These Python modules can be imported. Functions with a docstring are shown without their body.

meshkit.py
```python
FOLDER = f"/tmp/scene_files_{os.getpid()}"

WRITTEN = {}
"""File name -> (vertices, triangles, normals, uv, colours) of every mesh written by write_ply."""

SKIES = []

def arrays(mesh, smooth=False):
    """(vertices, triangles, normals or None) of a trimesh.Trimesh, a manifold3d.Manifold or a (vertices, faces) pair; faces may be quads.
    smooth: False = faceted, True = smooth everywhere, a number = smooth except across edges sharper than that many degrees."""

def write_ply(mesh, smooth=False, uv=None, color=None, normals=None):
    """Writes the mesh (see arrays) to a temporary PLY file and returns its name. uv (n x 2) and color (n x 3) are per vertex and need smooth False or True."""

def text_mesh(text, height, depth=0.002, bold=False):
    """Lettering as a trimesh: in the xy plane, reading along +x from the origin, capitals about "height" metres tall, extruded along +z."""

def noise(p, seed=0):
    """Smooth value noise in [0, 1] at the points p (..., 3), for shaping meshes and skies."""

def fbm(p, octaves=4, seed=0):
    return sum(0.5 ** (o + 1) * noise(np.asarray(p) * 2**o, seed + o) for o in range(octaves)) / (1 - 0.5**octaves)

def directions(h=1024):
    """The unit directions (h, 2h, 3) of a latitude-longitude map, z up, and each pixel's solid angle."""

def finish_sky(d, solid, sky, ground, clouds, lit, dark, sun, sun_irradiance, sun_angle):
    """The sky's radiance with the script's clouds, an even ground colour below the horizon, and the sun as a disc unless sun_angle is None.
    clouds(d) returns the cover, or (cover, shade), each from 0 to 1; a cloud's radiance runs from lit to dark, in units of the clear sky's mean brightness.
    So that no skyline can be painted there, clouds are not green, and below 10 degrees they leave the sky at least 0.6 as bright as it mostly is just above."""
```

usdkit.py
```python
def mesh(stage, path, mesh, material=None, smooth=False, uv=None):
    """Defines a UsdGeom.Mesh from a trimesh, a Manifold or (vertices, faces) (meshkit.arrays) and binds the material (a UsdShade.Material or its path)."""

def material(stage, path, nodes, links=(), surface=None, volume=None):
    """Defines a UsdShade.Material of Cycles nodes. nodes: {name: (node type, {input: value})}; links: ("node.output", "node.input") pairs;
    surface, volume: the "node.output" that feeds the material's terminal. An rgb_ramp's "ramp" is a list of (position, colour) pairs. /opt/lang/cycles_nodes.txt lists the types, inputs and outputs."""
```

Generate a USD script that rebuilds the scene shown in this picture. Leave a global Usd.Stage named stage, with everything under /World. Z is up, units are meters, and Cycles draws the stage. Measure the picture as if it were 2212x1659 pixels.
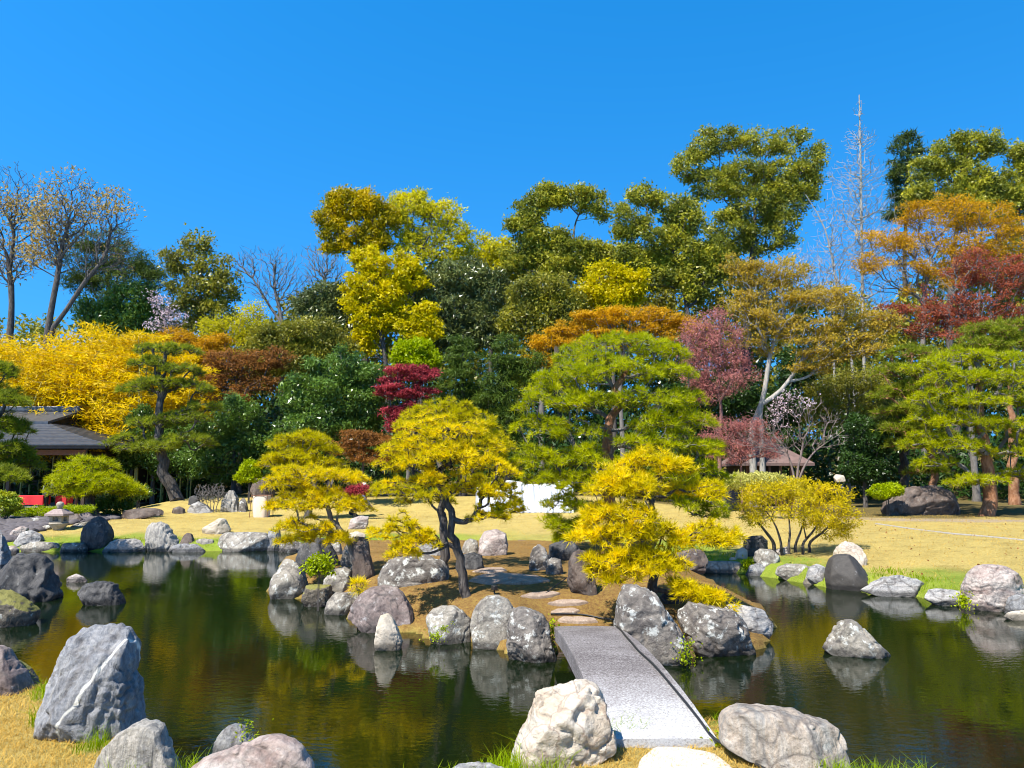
import math, numpy as np, trimesh, shapely, usdkit, meshkit
from shapely.geometry import Polygon
from scipy.spatial import cKDTree
from pxr import Usd, UsdGeom, UsdLux, UsdShade, Sdf, Gf, Vt

stage = Usd.Stage.CreateInMemory()
UsdGeom.SetStageUpAxis(stage, 'Z'); UsdGeom.SetStageMetersPerUnit(stage, 1.0)
UsdGeom.Xform.Define(stage, '/World'); UsdGeom.Scope.Define(stage, '/World/Looks')

# ---------------------------------------------------------------- camera, sky, sun, exposure
F = 1600.0; CX, CY = 1106.0, 829.5           # focal length and centre, in units of a 2212 pixel wide picture
PITCH = math.radians(6.93); EYE = np.array([0.0, 0.0, 2.3])
EXPOSURE = 1.38
SUN_AZ = math.radians(-138.0); SUN_EL = math.radians(55.0)     # compass angle of the sun: atan2(x, y)
cam = UsdGeom.Camera.Define(stage, '/World/camera')
cam.CreateHorizontalApertureAttr(36.0); cam.CreateVerticalApertureAttr(27.0)
cam.CreateFocalLengthAttr(36.0 * F / 2212.0)
cam.CreateExposureAttr(EXPOSURE)
cam.CreateClippingRangeAttr(Gf.Vec2f(0.05, 5000))
cam.AddTranslateOp().Set(Gf.Vec3d(*EYE)); cam.AddRotateXOp().Set(90.0 + math.degrees(PITCH))

usdkit.material(stage, '/World/Looks/sky_look', {
    'tc': ('texture_coordinate', {}), 'lift': ('vector_math', {'math_type': 'multiply_add', 'vector2': (1, 1, 0.8), 'vector3': (0, 0, 0.30)}), 'un': ('vector_math', {'math_type': 'normalize'}),
    'sky': ('sky_texture', {'sky_type': 'single_scattering', 'sun_disc': False, 'sun_elevation': SUN_EL, 'sun_rotation': SUN_AZ,
                            'air_density': 1.0, 'aerosol_density': 0.2, 'ozone_density': 2.0, 'altitude': 200.0}),
    'tone': ('hsv', {'hue': 0.497, 'saturation': 1.42, 'value': 1.46}),
    'bg': ('background_shader', {'strength': 0.085})},
    [('tc.generated', 'lift.vector1'), ('lift.vector', 'un.vector1'), ('un.vector', 'sky.vector'), ('sky.color', 'tone.color'), ('tone.color', 'bg.color')], surface='bg.background')
dome = UsdLux.DomeLight.Define(stage, '/World/sky')
UsdShade.MaterialBindingAPI.Apply(dome.GetPrim()).Bind(UsdShade.Material.Get(stage, '/World/Looks/sky_look'))
dome.GetPrim().SetCustomDataByKey('kind', 'structure'); dome.GetPrim().SetCustomDataByKey('label', 'deep blue cloudless sky over the garden')
sun = UsdLux.DistantLight.Define(stage, '/World/sun')
sun.CreateNormalizeAttr(True); sun.CreateIntensityAttr(1.25); sun.CreateAngleAttr(0.5); sun.CreateColorAttr(Gf.Vec3f(1.0, 0.95, 0.86))
sun.AddRotateZOp().Set(-math.degrees(SUN_AZ)); sun.AddRotateXOp().Set(-90.0 + math.degrees(SUN_EL))

# ---------------------------------------------------------------- helpers
def ray(px, py):
    u, v = (px - CX) / F, -(py - CY) / F
    c, s = math.cos(PITCH), math.sin(PITCH)
    return np.array([u, c - v * s, s + v * c])
def at(px, py, depth):
    d = ray(px, py); return EYE + d * (depth / d[1])
def atz(px, py, z):
    d = ray(px, py); return EYE + d * ((z - EYE[2]) / d[2])
_count = {}
def numbered(parent, name):
    k = (parent, name); n = _count.get(k, 0); _count[k] = n + 1
    return f'{parent}/{name}' + (f'_{n:03d}' if n else '')
def data(prim, label=None, cat=None, group=None, kind=None):
    for k, v in (('label', label), ('category', cat), ('group', group), ('kind', kind)):
        if v: prim.SetCustomDataByKey(k, v)
    return prim
class Thing:
    def __init__(s, name, label=None, cat=None, loc=(0, 0, 0), group=None, kind=None):
        s.path = numbered('/World', name); s.loc = np.array(loc, float)
        x = UsdGeom.Xform.Define(stage, s.path); x.AddTranslateOp().Set(Gf.Vec3d(*map(float, loc)))
        data(x.GetPrim(), label, cat, group, kind); s.prim = x.GetPrim()
    def part(s, name, mesh, mat, smooth=False, label=None, kind=None, parent=None, world=True):
        v, f = mesh_of(mesh)
        if world: v = v - s.loc
        p = numbered(parent or s.path, name)
        m = usdkit.mesh(stage, p, (v, f), mat, smooth)
        data(m.GetPrim(), label, None, None, kind)
        return p
def mesh_of(m):
    if isinstance(m, tuple): return np.asarray(m[0], float), np.asarray(m[1], int)
    if hasattr(m, 'to_mesh'):
        q = m.to_mesh(); return np.array(q.vert_properties[:, :3], float), np.array(q.tri_verts)
    return np.array(m.vertices), np.array(m.faces)
def join(*ms):
    V, Fc, n = [], [], 0
    for m in ms:
        v, f = mesh_of(m)
        if len(v) == 0: continue
        V.append(v); Fc.append(f + n); n += len(v)
    return np.vstack(V), np.vstack(Fc)
def top(name, mesh, mat, label=None, cat=None, group=None, kind=None, smooth=False):
    v, f = mesh_of(mesh); p = numbered('/World', name)
    m = usdkit.mesh(stage, p, (v, f), mat, smooth); data(m.GetPrim(), label, cat, group, kind); return m
def box(c, s, rz=0.0, bevel=0.0):
    if bevel > 0:
        import manifold3d as m3
        h = np.array(s) / 2 - bevel
        sp = m3.Manifold.sphere(bevel, 8)
        m = m3.Manifold.batch_hull([sp.translate([float(a * h[0]), float(b * h[1]), float(d * h[2])]) for a in (-1, 1) for b in (-1, 1) for d in (-1, 1)])
        v, f = mesh_of(m)
    else:
        b = trimesh.creation.box(s); v, f = np.array(b.vertices), np.array(b.faces)
    c_, s_ = math.cos(rz), math.sin(rz)
    return v @ np.array([[c_, s_, 0], [-s_, c_, 0], [0, 0, 1]]) + np.array(c), f
def unit(v):
    v = np.asarray(v, float); return v / np.maximum(np.linalg.norm(v, axis=-1, keepdims=True), 1e-9)
def frames(t):
    a = np.cross(t, np.where(np.abs(t[:, 2:3]) < 0.9, [[0, 0, 1.0]], [[1.0, 0, 0]])); a = unit(a)
    return a, np.cross(t, a)
def polytube(pts, rad, k=8, wob=0.0, seed=0):
    p = np.asarray(pts, float); n = len(p); rad = np.broadcast_to(np.asarray(rad, float), (n,))
    t = unit(np.gradient(p, axis=0))
    a = np.zeros((n, 3)); ref = np.array([1.0, 0.13, 0.07])
    for i in range(n):
        ref = ref - t[i] * (ref @ t[i]); ref /= np.linalg.norm(ref); a[i] = ref
    b = np.cross(t, a); an = np.arange(k) * 2 * np.pi / k
    ring = np.cos(an)[None, :, None] * a[:, None] + np.sin(an)[None, :, None] * b[:, None]
    R = np.repeat(rad[:, None], k, 1)
    if wob:
        q = (p[:, None] + ring * rad[:, None, None])
        R = R * (1 + wob * (meshkit.fbm(q / max(rad.max(), 1e-3) * 0.9, 3, seed) - 0.5) * 2)
    v = p[:, None] + ring * R[:, :, None]
    i, j = np.meshgrid(np.arange(n - 1), np.arange(k), indexing='ij'); j2 = (j + 1) % k
    q = np.stack([i * k + j, i * k + j2, (i + 1) * k + j2, (i + 1) * k + j], -1).reshape(-1, 4)
    f = np.vstack([q[:, [0, 1, 2]], q[:, [0, 2, 3]]])
    v = np.vstack([v.reshape(-1, 3), p[:1], p[-1:]]); m = n * k; r = np.arange(k)
    f = np.vstack([f, np.stack([np.full(k, m), (r + 1) % k, r], 1), np.stack([np.full(k, m + 1), (n - 1) * k + r, (n - 1) * k + (r + 1) % k], 1)])
    return v, f
def tubes(p0, p1, r0, r1, k):
    n = len(p0)
    if n == 0: return np.zeros((0, 3)), np.zeros((0, 3), int)
    a, b = frames(unit(p1 - p0)); an = np.arange(k) * 2 * np.pi / k
    ring = np.cos(an)[None, :, None] * a[:, None] + np.sin(an)[None, :, None] * b[:, None]
    v = np.concatenate([p0[:, None] + ring * r0[:, None, None], p1[:, None] + ring * r1[:, None, None]], 1)
    j = np.arange(k); j2 = (j + 1) % k
    f = np.vstack([np.stack([j, j2, k + j2], 1), np.stack([j, k + j2, k + j], 1)])
    return v.reshape(-1, 3), (np.arange(n)[:, None, None] * 2 * k + f).reshape(-1, 3)
def curve(pts, n):
    p = np.asarray(pts, float)
    if len(p) == 2: return p[0] + (p[1] - p[0]) * np.linspace(0, 1, n)[:, None]
    from scipy.interpolate import PchipInterpolator
    s = np.r_[0, np.cumsum(np.linalg.norm(np.diff(p, axis=0), axis=1))]
    return PchipInterpolator(s, p)(np.linspace(0, s[-1], n))

# ---------------------------------------------------------------- materials
def MAT(name, *a, **k): return usdkit.material(stage, '/World/Looks/' + name, *a, **k)
def plain(name, c, rough=0.6, var=0.25, scale=8.0, bump=0.15, spec=0.4, metallic=0.0):
    c = np.array(c, float)
    return MAT(name, {'tc': ('texture_coordinate', {}), 'n': ('noise_texture', {'scale': scale, 'detail': 6, 'roughness': 0.65}),
        'r': ('rgb_ramp', {'ramp': [(0.25, c * (1 - var)), (0.5, c), (0.75, np.minimum(c * (1 + var), 0.95))]}),
        'b': ('bump', {'strength': bump, 'distance': 0.02}),
        'p': ('principled_bsdf', {'roughness': rough, 'specular_ior_level': spec, 'metallic': metallic})},
        [('tc.object', 'n.vector'), ('n.fac', 'r.fac'), ('r.color', 'p.base_color'), ('n.fac', 'b.height'), ('b.normal', 'p.normal')], surface='p.BSDF')
GAIN = 1.55
def leafmat(name, stops, trans=0.3, rough=0.5, spec=0.3, nscale=0.7, tint=None):
    """Leaves: colour varies from leaf to leaf and in slow patches through the crown."""
    n = len(stops); ramp = [(i / (n - 1) * 0.6 + 0.2, c) for i, c in enumerate(stops)]
    tc = [min(0.9, x) for x in (tint or [c * 1.15 for c in np.mean(np.array(stops), 0)])]
    return MAT(name, {'g': ('geometry', {}), 'n': ('noise_texture', {'scale': nscale, 'detail': 3, 'roughness': 0.6}),
        'm': ('math', {'math_type': 'multiply_add', 'value2': 0.5, 'value3': 0.0}), 'm2': ('math', {'math_type': 'multiply_add', 'value2': 0.5}),
        'r': ('rgb_ramp', {'ramp': ramp}), 'gm': ('hsv', {'saturation': 1.08, 'value': GAIN}), 'p': ('principled_bsdf', {'roughness': rough, 'specular_ior_level': spec * 0.6}),
        't': ('translucent_bsdf', {}), 'mix': ('mix_closure', {'fac': min(0.5, trans + 0.1)})},
        [('g.position', 'n.vector'), ('n.fac', 'm.value1'), ('g.random_per_island', 'm2.value1'), ('m.value', 'm2.value3'), ('m2.value', 'r.fac'),
         ('r.color', 'gm.color'), ('gm.color', 'p.base_color'), ('gm.color', 't.color'), ('p.BSDF', 'mix.closure1'), ('t.BSDF', 'mix.closure2')], surface='mix.closure')
def rockmat(name, stops, scale=2.5, stretch=(1, 1, 1), rot=(0, 0, 0), lichen=0.35, lichen_col=(0.55, 0.55, 0.5), cracks=0.0, crack_scale=3.0, crack_col=(0.06, 0.05, 0.045),
            moss=0.0, bump=0.5, vein=False, fine=0.4, distort=0.6, crev=0.85):
    st = [np.array(c, float) * np.array([0.53, 0.50, 0.46]) for c in stops]; n = len(st); lichen_col = tuple(0.6 * x for x in lichen_col)
    nodes = {'tc': ('texture_coordinate', {}), 'oi': ('object_info', {}), 'g': ('geometry', {}), 'sep': ('separate_xyz', {}),
        'off': ('vector_math', {'vector_math_type': 'add', 'math_type': 'add'}), 'sc': ('math', {'math_type': 'multiply', 'value2': 37.0}),
        'map': ('mapping', {'rotation': rot, 'scale': stretch}),
        'n': ('noise_texture', {'scale': scale, 'detail': 8, 'roughness': 0.66, 'distortion': distort}),
        'nf': ('noise_texture', {'scale': 34.0, 'detail': 5, 'roughness': 0.7}),
        'r': ('rgb_ramp', {'ramp': [(0.28 + 0.44 * i / (n - 1), c) for i, c in enumerate(st)]}),
        'fr': ('rgb_ramp', {'ramp': [(0.3, (1 - fine,) * 3), (0.55, (1, 1, 1)), (0.75, (1 + fine * 0.7,) * 3)]}),
        'mul': ('mix', {'mix_type': 'multiply', 'fac': 1.0}),
        'nl': ('noise_texture', {'scale': 7.0, 'detail': 7, 'roughness': 0.72}),
        'lr': ('rgb_ramp', {'ramp': [(0.50 + 0.12 * (1 - lichen), (0, 0, 0)), (0.54 + 0.14 * (1 - lichen), (1, 1, 1))]}),
        'lm': ('math', {'math_type': 'multiply', 'value2': min(1.0, 0.35 + lichen)}),
        'lmix': ('mix', {'mix_type': 'mix', 'color2': lichen_col}),
        'wet': ('map_range', {'from_min': 0.025, 'from_max': 0.075, 'to_min': 0.3, 'to_max': 1.0, 'clamp': True}),
        'wn': ('math', {'math_type': 'multiply_add', 'value2': -0.09}),
        'wmul': ('mix', {'mix_type': 'multiply', 'fac': 1.0}),
        'bh': ('math', {'math_type': 'multiply_add', 'value2': 0.35}), 'nc': ('noise_texture', {'type': 'ridged_multifractal', 'scale': 3.4, 'detail': 6, 'roughness': 0.6, 'distortion': 0.8}), 'cr': ('rgb_ramp', {'ramp': [(0.42, (1, 1, 1)), (0.60, (0.72, 0.71, 0.7)), (0.74, (0.28, 0.27, 0.26))]}), 'cmul': ('mix', {'mix_type': 'multiply', 'fac': crev}),
        'b': ('bump', {'strength': bump, 'distance': 0.06}),
        'p': ('principled_bsdf', {'roughness': 0.72, 'specular_ior_level': 0.35})}
    L = [('tc.object', 'off.vector1'), ('oi.random', 'sc.value1'), ('sc.value', 'off.vector2'), ('off.vector', 'map.vector'), ('map.vector', 'n.vector'), ('off.vector', 'nf.vector'), ('off.vector', 'nl.vector'),
        ('n.fac', 'r.fac'), ('nf.fac', 'fr.fac'), ('r.color', 'mul.color1'), ('fr.color', 'mul.color2'),
        ('nl.fac', 'lr.fac'), ('lr.color', 'lm.value1'), ('lm.value', 'lmix.fac'), ('mul.color', 'cmul.color1'), ('map.vector', 'nc.vector'), ('nc.fac', 'cr.fac'), ('cr.color', 'cmul.color2'), ('cmul.color', 'lmix.color1'),
        ('nf.fac', 'bh.value1'), ('n.fac', 'bh.value3'), ('bh.value', 'b.height'), ('b.normal', 'p.normal'),
        ('g.position', 'sep.vector'), ('nl.fac', 'wn.value1'), ('sep.z', 'wn.value3'), ('wn.value', 'wet.value'), ('wet.result', 'wmul.color2')]
    nodes['off'] = ('vector_math', {'math_type': 'add'})
    last = 'lmix.color'
    if cracks > 0:
        nodes['vo'] = ('voronoi_texture', {'feature': 'distance_to_edge', 'scale': crack_scale}); nodes['vr'] = ('rgb_ramp', {'ramp': [(0.0, (cracks,) * 3), (0.035, (cracks * .4,) * 3), (0.07, (0, 0, 0))]})
        nodes['vd'] = ('noise_texture', {'scale': 3.0, 'detail': 4}); nodes['va'] = ('vector_math', {'math_type': 'multiply_add', 'vector2': (0.5, 0.5, 0.5)})
        nodes['cm'] = ('mix', {'mix_type': 'mix', 'color2': crack_col})
        L += [('off.vector', 'vd.vector'), ('vd.color', 'va.vector1'), ('off.vector', 'va.vector3'), ('va.vector', 'vo.vector'), ('vo.distance', 'vr.fac'), ('vr.color', 'cm.fac'), (last, 'cm.color1')]
        last = 'cm.color'
    if vein:
        nodes['wv'] = ('wave_texture', {'scale': 0.55, 'distortion': 2.2, 'detail': 3, 'detail_scale': 1.5}); nodes['wmap'] = ('mapping', {'rotation': (0.0, -0.32, 0.35)})
        nodes['wr'] = ('rgb_ramp', {'ramp': [(0.0, (0.9, 0.9, 0.9)), (0.002, (0.6, .6, .6)), (0.006, (0, 0, 0))]}); nodes['vm'] = ('mix', {'mix_type': 'mix', 'color2': (0.62, 0.6, 0.54)})
        L += [('tc.object', 'wmap.vector'), ('wmap.vector', 'wv.vector'), ('wv.fac', 'wr.fac'), ('wr.color', 'vm.fac'), (last, 'vm.color1')]; last = 'vm.color'
    if moss > 0:
        nodes['ns'] = ('separate_xyz', {}); nodes['mm'] = ('math', {'math_type': 'multiply'}); nodes['mr'] = ('rgb_ramp', {'ramp': [(0.42 - 0.2 * moss, (0, 0, 0)), (0.5 - 0.2 * moss, (1, 1, 1))]})
        nodes['mo'] = ('mix', {'mix_type': 'mix', 'color2': (0.13, 0.12, 0.025)})
        L += [('g.normal', 'ns.vector'), ('ns.z', 'mm.value1'), ('nl.fac', 'mm.value2'), ('mm.value', 'mr.fac'), ('mr.color', 'mo.fac'), (last, 'mo.color1')]; last = 'mo.color'
    L += [(last, 'wmul.color1'), ('wmul.color', 'p.base_color')]
    return MAT(name, nodes, L, surface='p.BSDF')
# ---------------------------------------------------------------- terrain
def shore(pts, z=0.0): return [tuple(atz(x, y, z)[:2]) for x, y in pts]
FAR = [(-900, 1195), (-300, 1195), (60, 1192), (200, 1191), (320, 1191), (470, 1191), (600, 1190), (640, 1186), (760, 1183), (900, 1182), (1050, 1182), (1100, 1190), (1150, 1186), (1300, 1186), (1420, 1196),
       (1490, 1215), (1520, 1235), (1610, 1240), (1680, 1251), (1740, 1260), (1790, 1270), (1858, 1277), (1990, 1291), (2080, 1309), (2190, 1323), (2240, 1340), (2320, 1372)]
NEAR = shore([(2700, 1690), (2200, 1740), (1850, 1720), (1830, 1665), (1640, 1618), (1560, 1588), (1335, 1592), (1300, 1615), (1180, 1640), (1092, 1680), (1000, 1725), (700, 1740), (420, 1705), (392, 1650), (330, 1610), (240, 1575), (110, 1505), (60, 1488), (-20, 1498), (-300, 1500), (-900, 1480)], 0.1)
POND = Polygon(shore(FAR) + [(22, 10)] + NEAR + [(-24, 12)]).buffer(0)
ISLE = Polygon(shore([(583, 1275), (600, 1290), (655, 1292), (705, 1309), (750, 1325), (770, 1342), (870, 1365), (905, 1362), (930, 1380), (1020, 1385), (1110, 1412), (1195, 1410), (1215, 1372), (1330, 1372), (1345, 1415), (1480, 1428), (1505, 1398),
        (1600, 1410), (1640, 1400), (1665, 1355), (1650, 1320), (1560, 1292), (1530, 1255), (1475, 1222), (1400, 1208), (1250, 1203), (1165, 1200), (1040, 1200), (950, 1198), (800, 1200), (690, 1203), (620, 1210)])).buffer(0.05)
WATER = POND.difference(ISLE)
def smooth(a, b, x):
    t = np.clip((x - a) / (b - a), 0, 1); return t * t * (3 - 2 * t)
def signed(P, X, Y):
    pts = shapely.points(X.ravel(), Y.ravel()); d = shapely.distance(P.boundary, pts); ins = shapely.contains_xy(P, X.ravel(), Y.ravel())
    return np.where(ins, -d, d).reshape(X.shape)
def terrain(X, Y):
    X, Y = np.asarray(X, float), np.asarray(Y, float)
    d = signed(WATER, X, Y); isl = signed(ISLE, X, Y)
    p3 = np.stack([X, Y, 0 * X], -1)
    bed = -0.10 - 0.45 * smooth(0, 1.3, -d)
    onisl = isl < 0
    di = np.maximum(-isl, 0)
    h_isl = 0.10 + 0.34 * smooth(0, 0.9, di) + 0.16 * smooth(0.5, 2.2, di)
    h_near = 0.02 + 0.28 * smooth(0, 0.22, d) + 0.05 * smooth(0.2, 3, d)
    bank = smooth(0, 0.35, d)
    h_far = 0.06 + 0.22 * bank + 0.30 * smooth(0.2, 6, d)
    rise = 0.62 * smooth(31, 36.5, Y + 0.25 * np.maximum(-X - 10, 0) * 0 ) * smooth(-19.0, -15.0, X) * (1 - smooth(4.0, 9.0, X) * 0.75)
    hill = 4.6 * smooth(43, 66, Y)
    far_n = 0.16 * (meshkit.fbm(p3 * 0.16, 3, 4) - 0.5) * smooth(2, 8, d)
    h = np.where(Y < 9.0, np.where(d < 0, bed, h_near), h_far + rise + hill + far_n)
    h = np.where(onisl, h_isl, h); h = np.where(d < 0, bed, h)
    return h + 0.05 * (meshkit.fbm(p3 * 1.7, 4, 9) - 0.5) * smooth(0.02, 0.3, d)
ys = [-3.0]
while ys[-1] < 600:
    y = ys[-1]; ys.append(y + (0.1 if 4 < y < 13 else 0.17 if y < 24 else 0.35 if y < 45 else 0.25 * (y / 45) ** 2.2))
ys = np.array(ys); us = np.linspace(-1, 1, 290); us = us * (0.55 + 0.45 * us ** 2)
GY, GU = np.meshgrid(ys, us, indexing='ij'); GX = GU * (GY * 1.45 + 12) 
GZ = terrain(GX, GY)
from scipy.interpolate import RegularGridInterpolator
_hi = RegularGridInterpolator((ys, us), GZ, bounds_error=False, fill_value=None)
def heights(x, y): return _hi(np.stack([np.asarray(y, float), np.asarray(x, float) / (np.asarray(y, float) * 1.45 + 12)], -1))
def ground(x, y): return float(heights(x, y))
def onto(px, py, water=True):
    """Where the line of sight through a point of the picture meets the ground or the water."""
    d = ray(px, py); ys_ = np.r_[np.arange(2.5, 14, 0.03), np.arange(14, 75, 0.08)]
    p = EYE + d * (ys_ / d[1])[:, None]; h = heights(p[:, 0], p[:, 1])
    if water: h = np.maximum(h, 0)
    k = np.nonzero(p[:, 2] <= h)[0]
    i = k[0] if len(k) else len(ys_) - 1
    return np.array([p[i, 0], p[i, 1], h[i]])
gd = signed(WATER, GX, GY); gi = signed(ISLE, GX, GY); p3 = np.stack([GX, GY, 0 * GX], -1)
nz = meshkit.fbm(p3 * 0.9, 4, 21); nz2 = meshkit.fbm(p3 * 3.1, 3, 5)
moss_m = smooth(0.12, -0.05, gi) 
green = np.where(GY < 9, smooth(0.8, 0.2, gd + 1.2 * (nz - 0.5)), smooth(1.9, 0.3, gd + 3.2 * (nz - 0.55)) * (0.35 + 0.65 * smooth(0, 4, np.abs(GX - 1.0))))
green = green * (1 - moss_m)
litter = smooth(35.5, 38.5, GY + 3 * (nz - 0.5) + 7.5 * smooth(9, 14, GX)) ; litter = np.maximum(litter, smooth(-20, -23, GX) * smooth(25, 30, GY) * 0.4)
path = smooth(0.9, 0.4, np.abs(GY - (29.6 - 0.30 * (GX - 13))) / 1.7) * smooth(12.5, 15, GX + 2 * (nz - .5)) * (gd > 0)
nu = len(us); i, j = np.meshgrid(np.arange(len(ys) - 1), np.arange(nu - 1), indexing='ij')
q = np.stack([i * nu + j, i * nu + j + 1, (i + 1) * nu + j + 1, (i + 1) * nu + j], -1).reshape(-1, 4)
gv = np.stack([GX, GY, GZ], -1).reshape(-1, 3)
MAT('ground_look', {
    'z': ('attribute', {'attribute': 'zone'}), 's': ('separate_color', {}), 'zp': ('attribute', {'attribute': 'path'}), 'g': ('geometry', {}),
    'n': ('noise_texture', {'scale': 22.0, 'detail': 7, 'roughness': 0.75}), 'n2': ('noise_texture', {'scale': 1.6, 'detail': 5, 'roughness': 0.65}), 'n3': ('noise_texture', {'scale': 70.0, 'detail': 4, 'roughness': 0.7}),
    'dry': ('rgb_ramp', {'ramp': [(0.28, (0.17,0.115,0.035)), (0.45, (0.30,0.225,0.062)), (0.6, (0.38,0.30,0.10)), (0.75, (0.43,0.34,0.155))]}),
    'grn': ('rgb_ramp', {'ramp': [(0.3, (0.06, 0.09, 0.008)), (0.5, (0.16, 0.22, 0.02)), (0.7, (0.28,0.26,0.05))]}),
    'mos': ('rgb_ramp', {'ramp': [(0.3, (0.09, 0.05, 0.018)), (0.45, (0.17,0.095,0.03)), (0.58, (0.23,0.145,0.04)), (0.7, (0.22, 0.20, 0.03))]}),
    'lit': ('rgb_ramp', {'ramp': [(0.3, (0.035, 0.028, 0.012)), (0.5, (0.10, 0.075, 0.025)), (0.7, (0.20, 0.15, 0.04))]}),
    'pth': ('rgb_ramp', {'ramp': [(0.3, (0.15,0.11,0.065)), (0.5, (0.27,0.21,0.135)), (0.7, (0.36,0.30,0.21))]}),
    'm1': ('mix', {}), 'm2': ('mix', {}), 'm3': ('mix', {}), 'm4': ('mix', {}), 'tone': ('rgb_ramp', {'ramp': [(0.3, (0.72, 0.7, 0.66)), (0.5, (1, 1, 1)), (0.7, (1.12, 1.1, 1.05))]}), 'mt': ('mix', {'mix_type': 'multiply', 'fac': 1.0}),
    'sz': ('separate_xyz', {}), 'under': ('map_range', {'from_min': -0.06, 'from_max': 0.03, 'to_min': 0.0, 'to_max': 1.0, 'clamp': True}),
    'bed': ('rgb_ramp', {'ramp': [(0.3, (0.03, 0.032, 0.008)), (0.5, (0.10, 0.085, 0.02)), (0.7, (0.17, 0.14, 0.03))]}), 'mb': ('mix', {}),
    'b': ('bump', {'strength': 0.9, 'distance': 0.04}), 'p': ('principled_bsdf', {'roughness': 0.9, 'specular_ior_level': 0.15})},
    [('z.color', 's.color'), ('g.position', 'n.vector'), ('g.position', 'n2.vector'), ('g.position', 'n3.vector'), ('n.fac', 'dry.fac'), ('n3.fac', 'grn.fac'), ('n.fac', 'mos.fac'), ('n.fac', 'lit.fac'), ('n3.fac', 'pth.fac'), ('n2.fac', 'tone.fac'), ('n2.fac', 'bed.fac'),
     ('s.g', 'm1.fac'), ('dry.color', 'm1.color1'), ('grn.color', 'm1.color2'), ('s.r', 'm2.fac'), ('m1.color', 'm2.color1'), ('mos.color', 'm2.color2'), ('s.b', 'm3.fac'), ('m2.color', 'm3.color1'), ('lit.color', 'm3.color2'),
     ('zp.fac', 'm4.fac'), ('m3.color', 'm4.color1'), ('pth.color', 'm4.color2'), ('m4.color', 'mt.color1'), ('tone.color', 'mt.color2'),
     ('g.position', 'sz.vector'), ('sz.z', 'under.value'), ('under.result', 'mb.fac'), ('bed.color', 'mb.color1'), ('mt.color', 'mb.color2'),
     ('mb.color', 'p.base_color'), ('n3.fac', 'b.height'), ('b.normal', 'p.normal')], surface='p.BSDF')
gm = top('ground', (gv, q), '/World/Looks/ground_look', 'dry golden lawn, mossy island and wooded slope round the pond', kind='structure', smooth=True)
pv = UsdGeom.PrimvarsAPI(gm)
pv.CreatePrimvar('zone', Sdf.ValueTypeNames.Color3fArray, 'vertex').Set(Vt.Vec3fArray.FromNumpy(np.stack([moss_m, green, litter], -1).reshape(-1, 3).astype(np.float32)))
pv.CreatePrimvar('path', Sdf.ValueTypeNames.FloatArray, 'vertex').Set(Vt.FloatArray.FromNumpy(path.ravel().astype(np.float32)))

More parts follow.
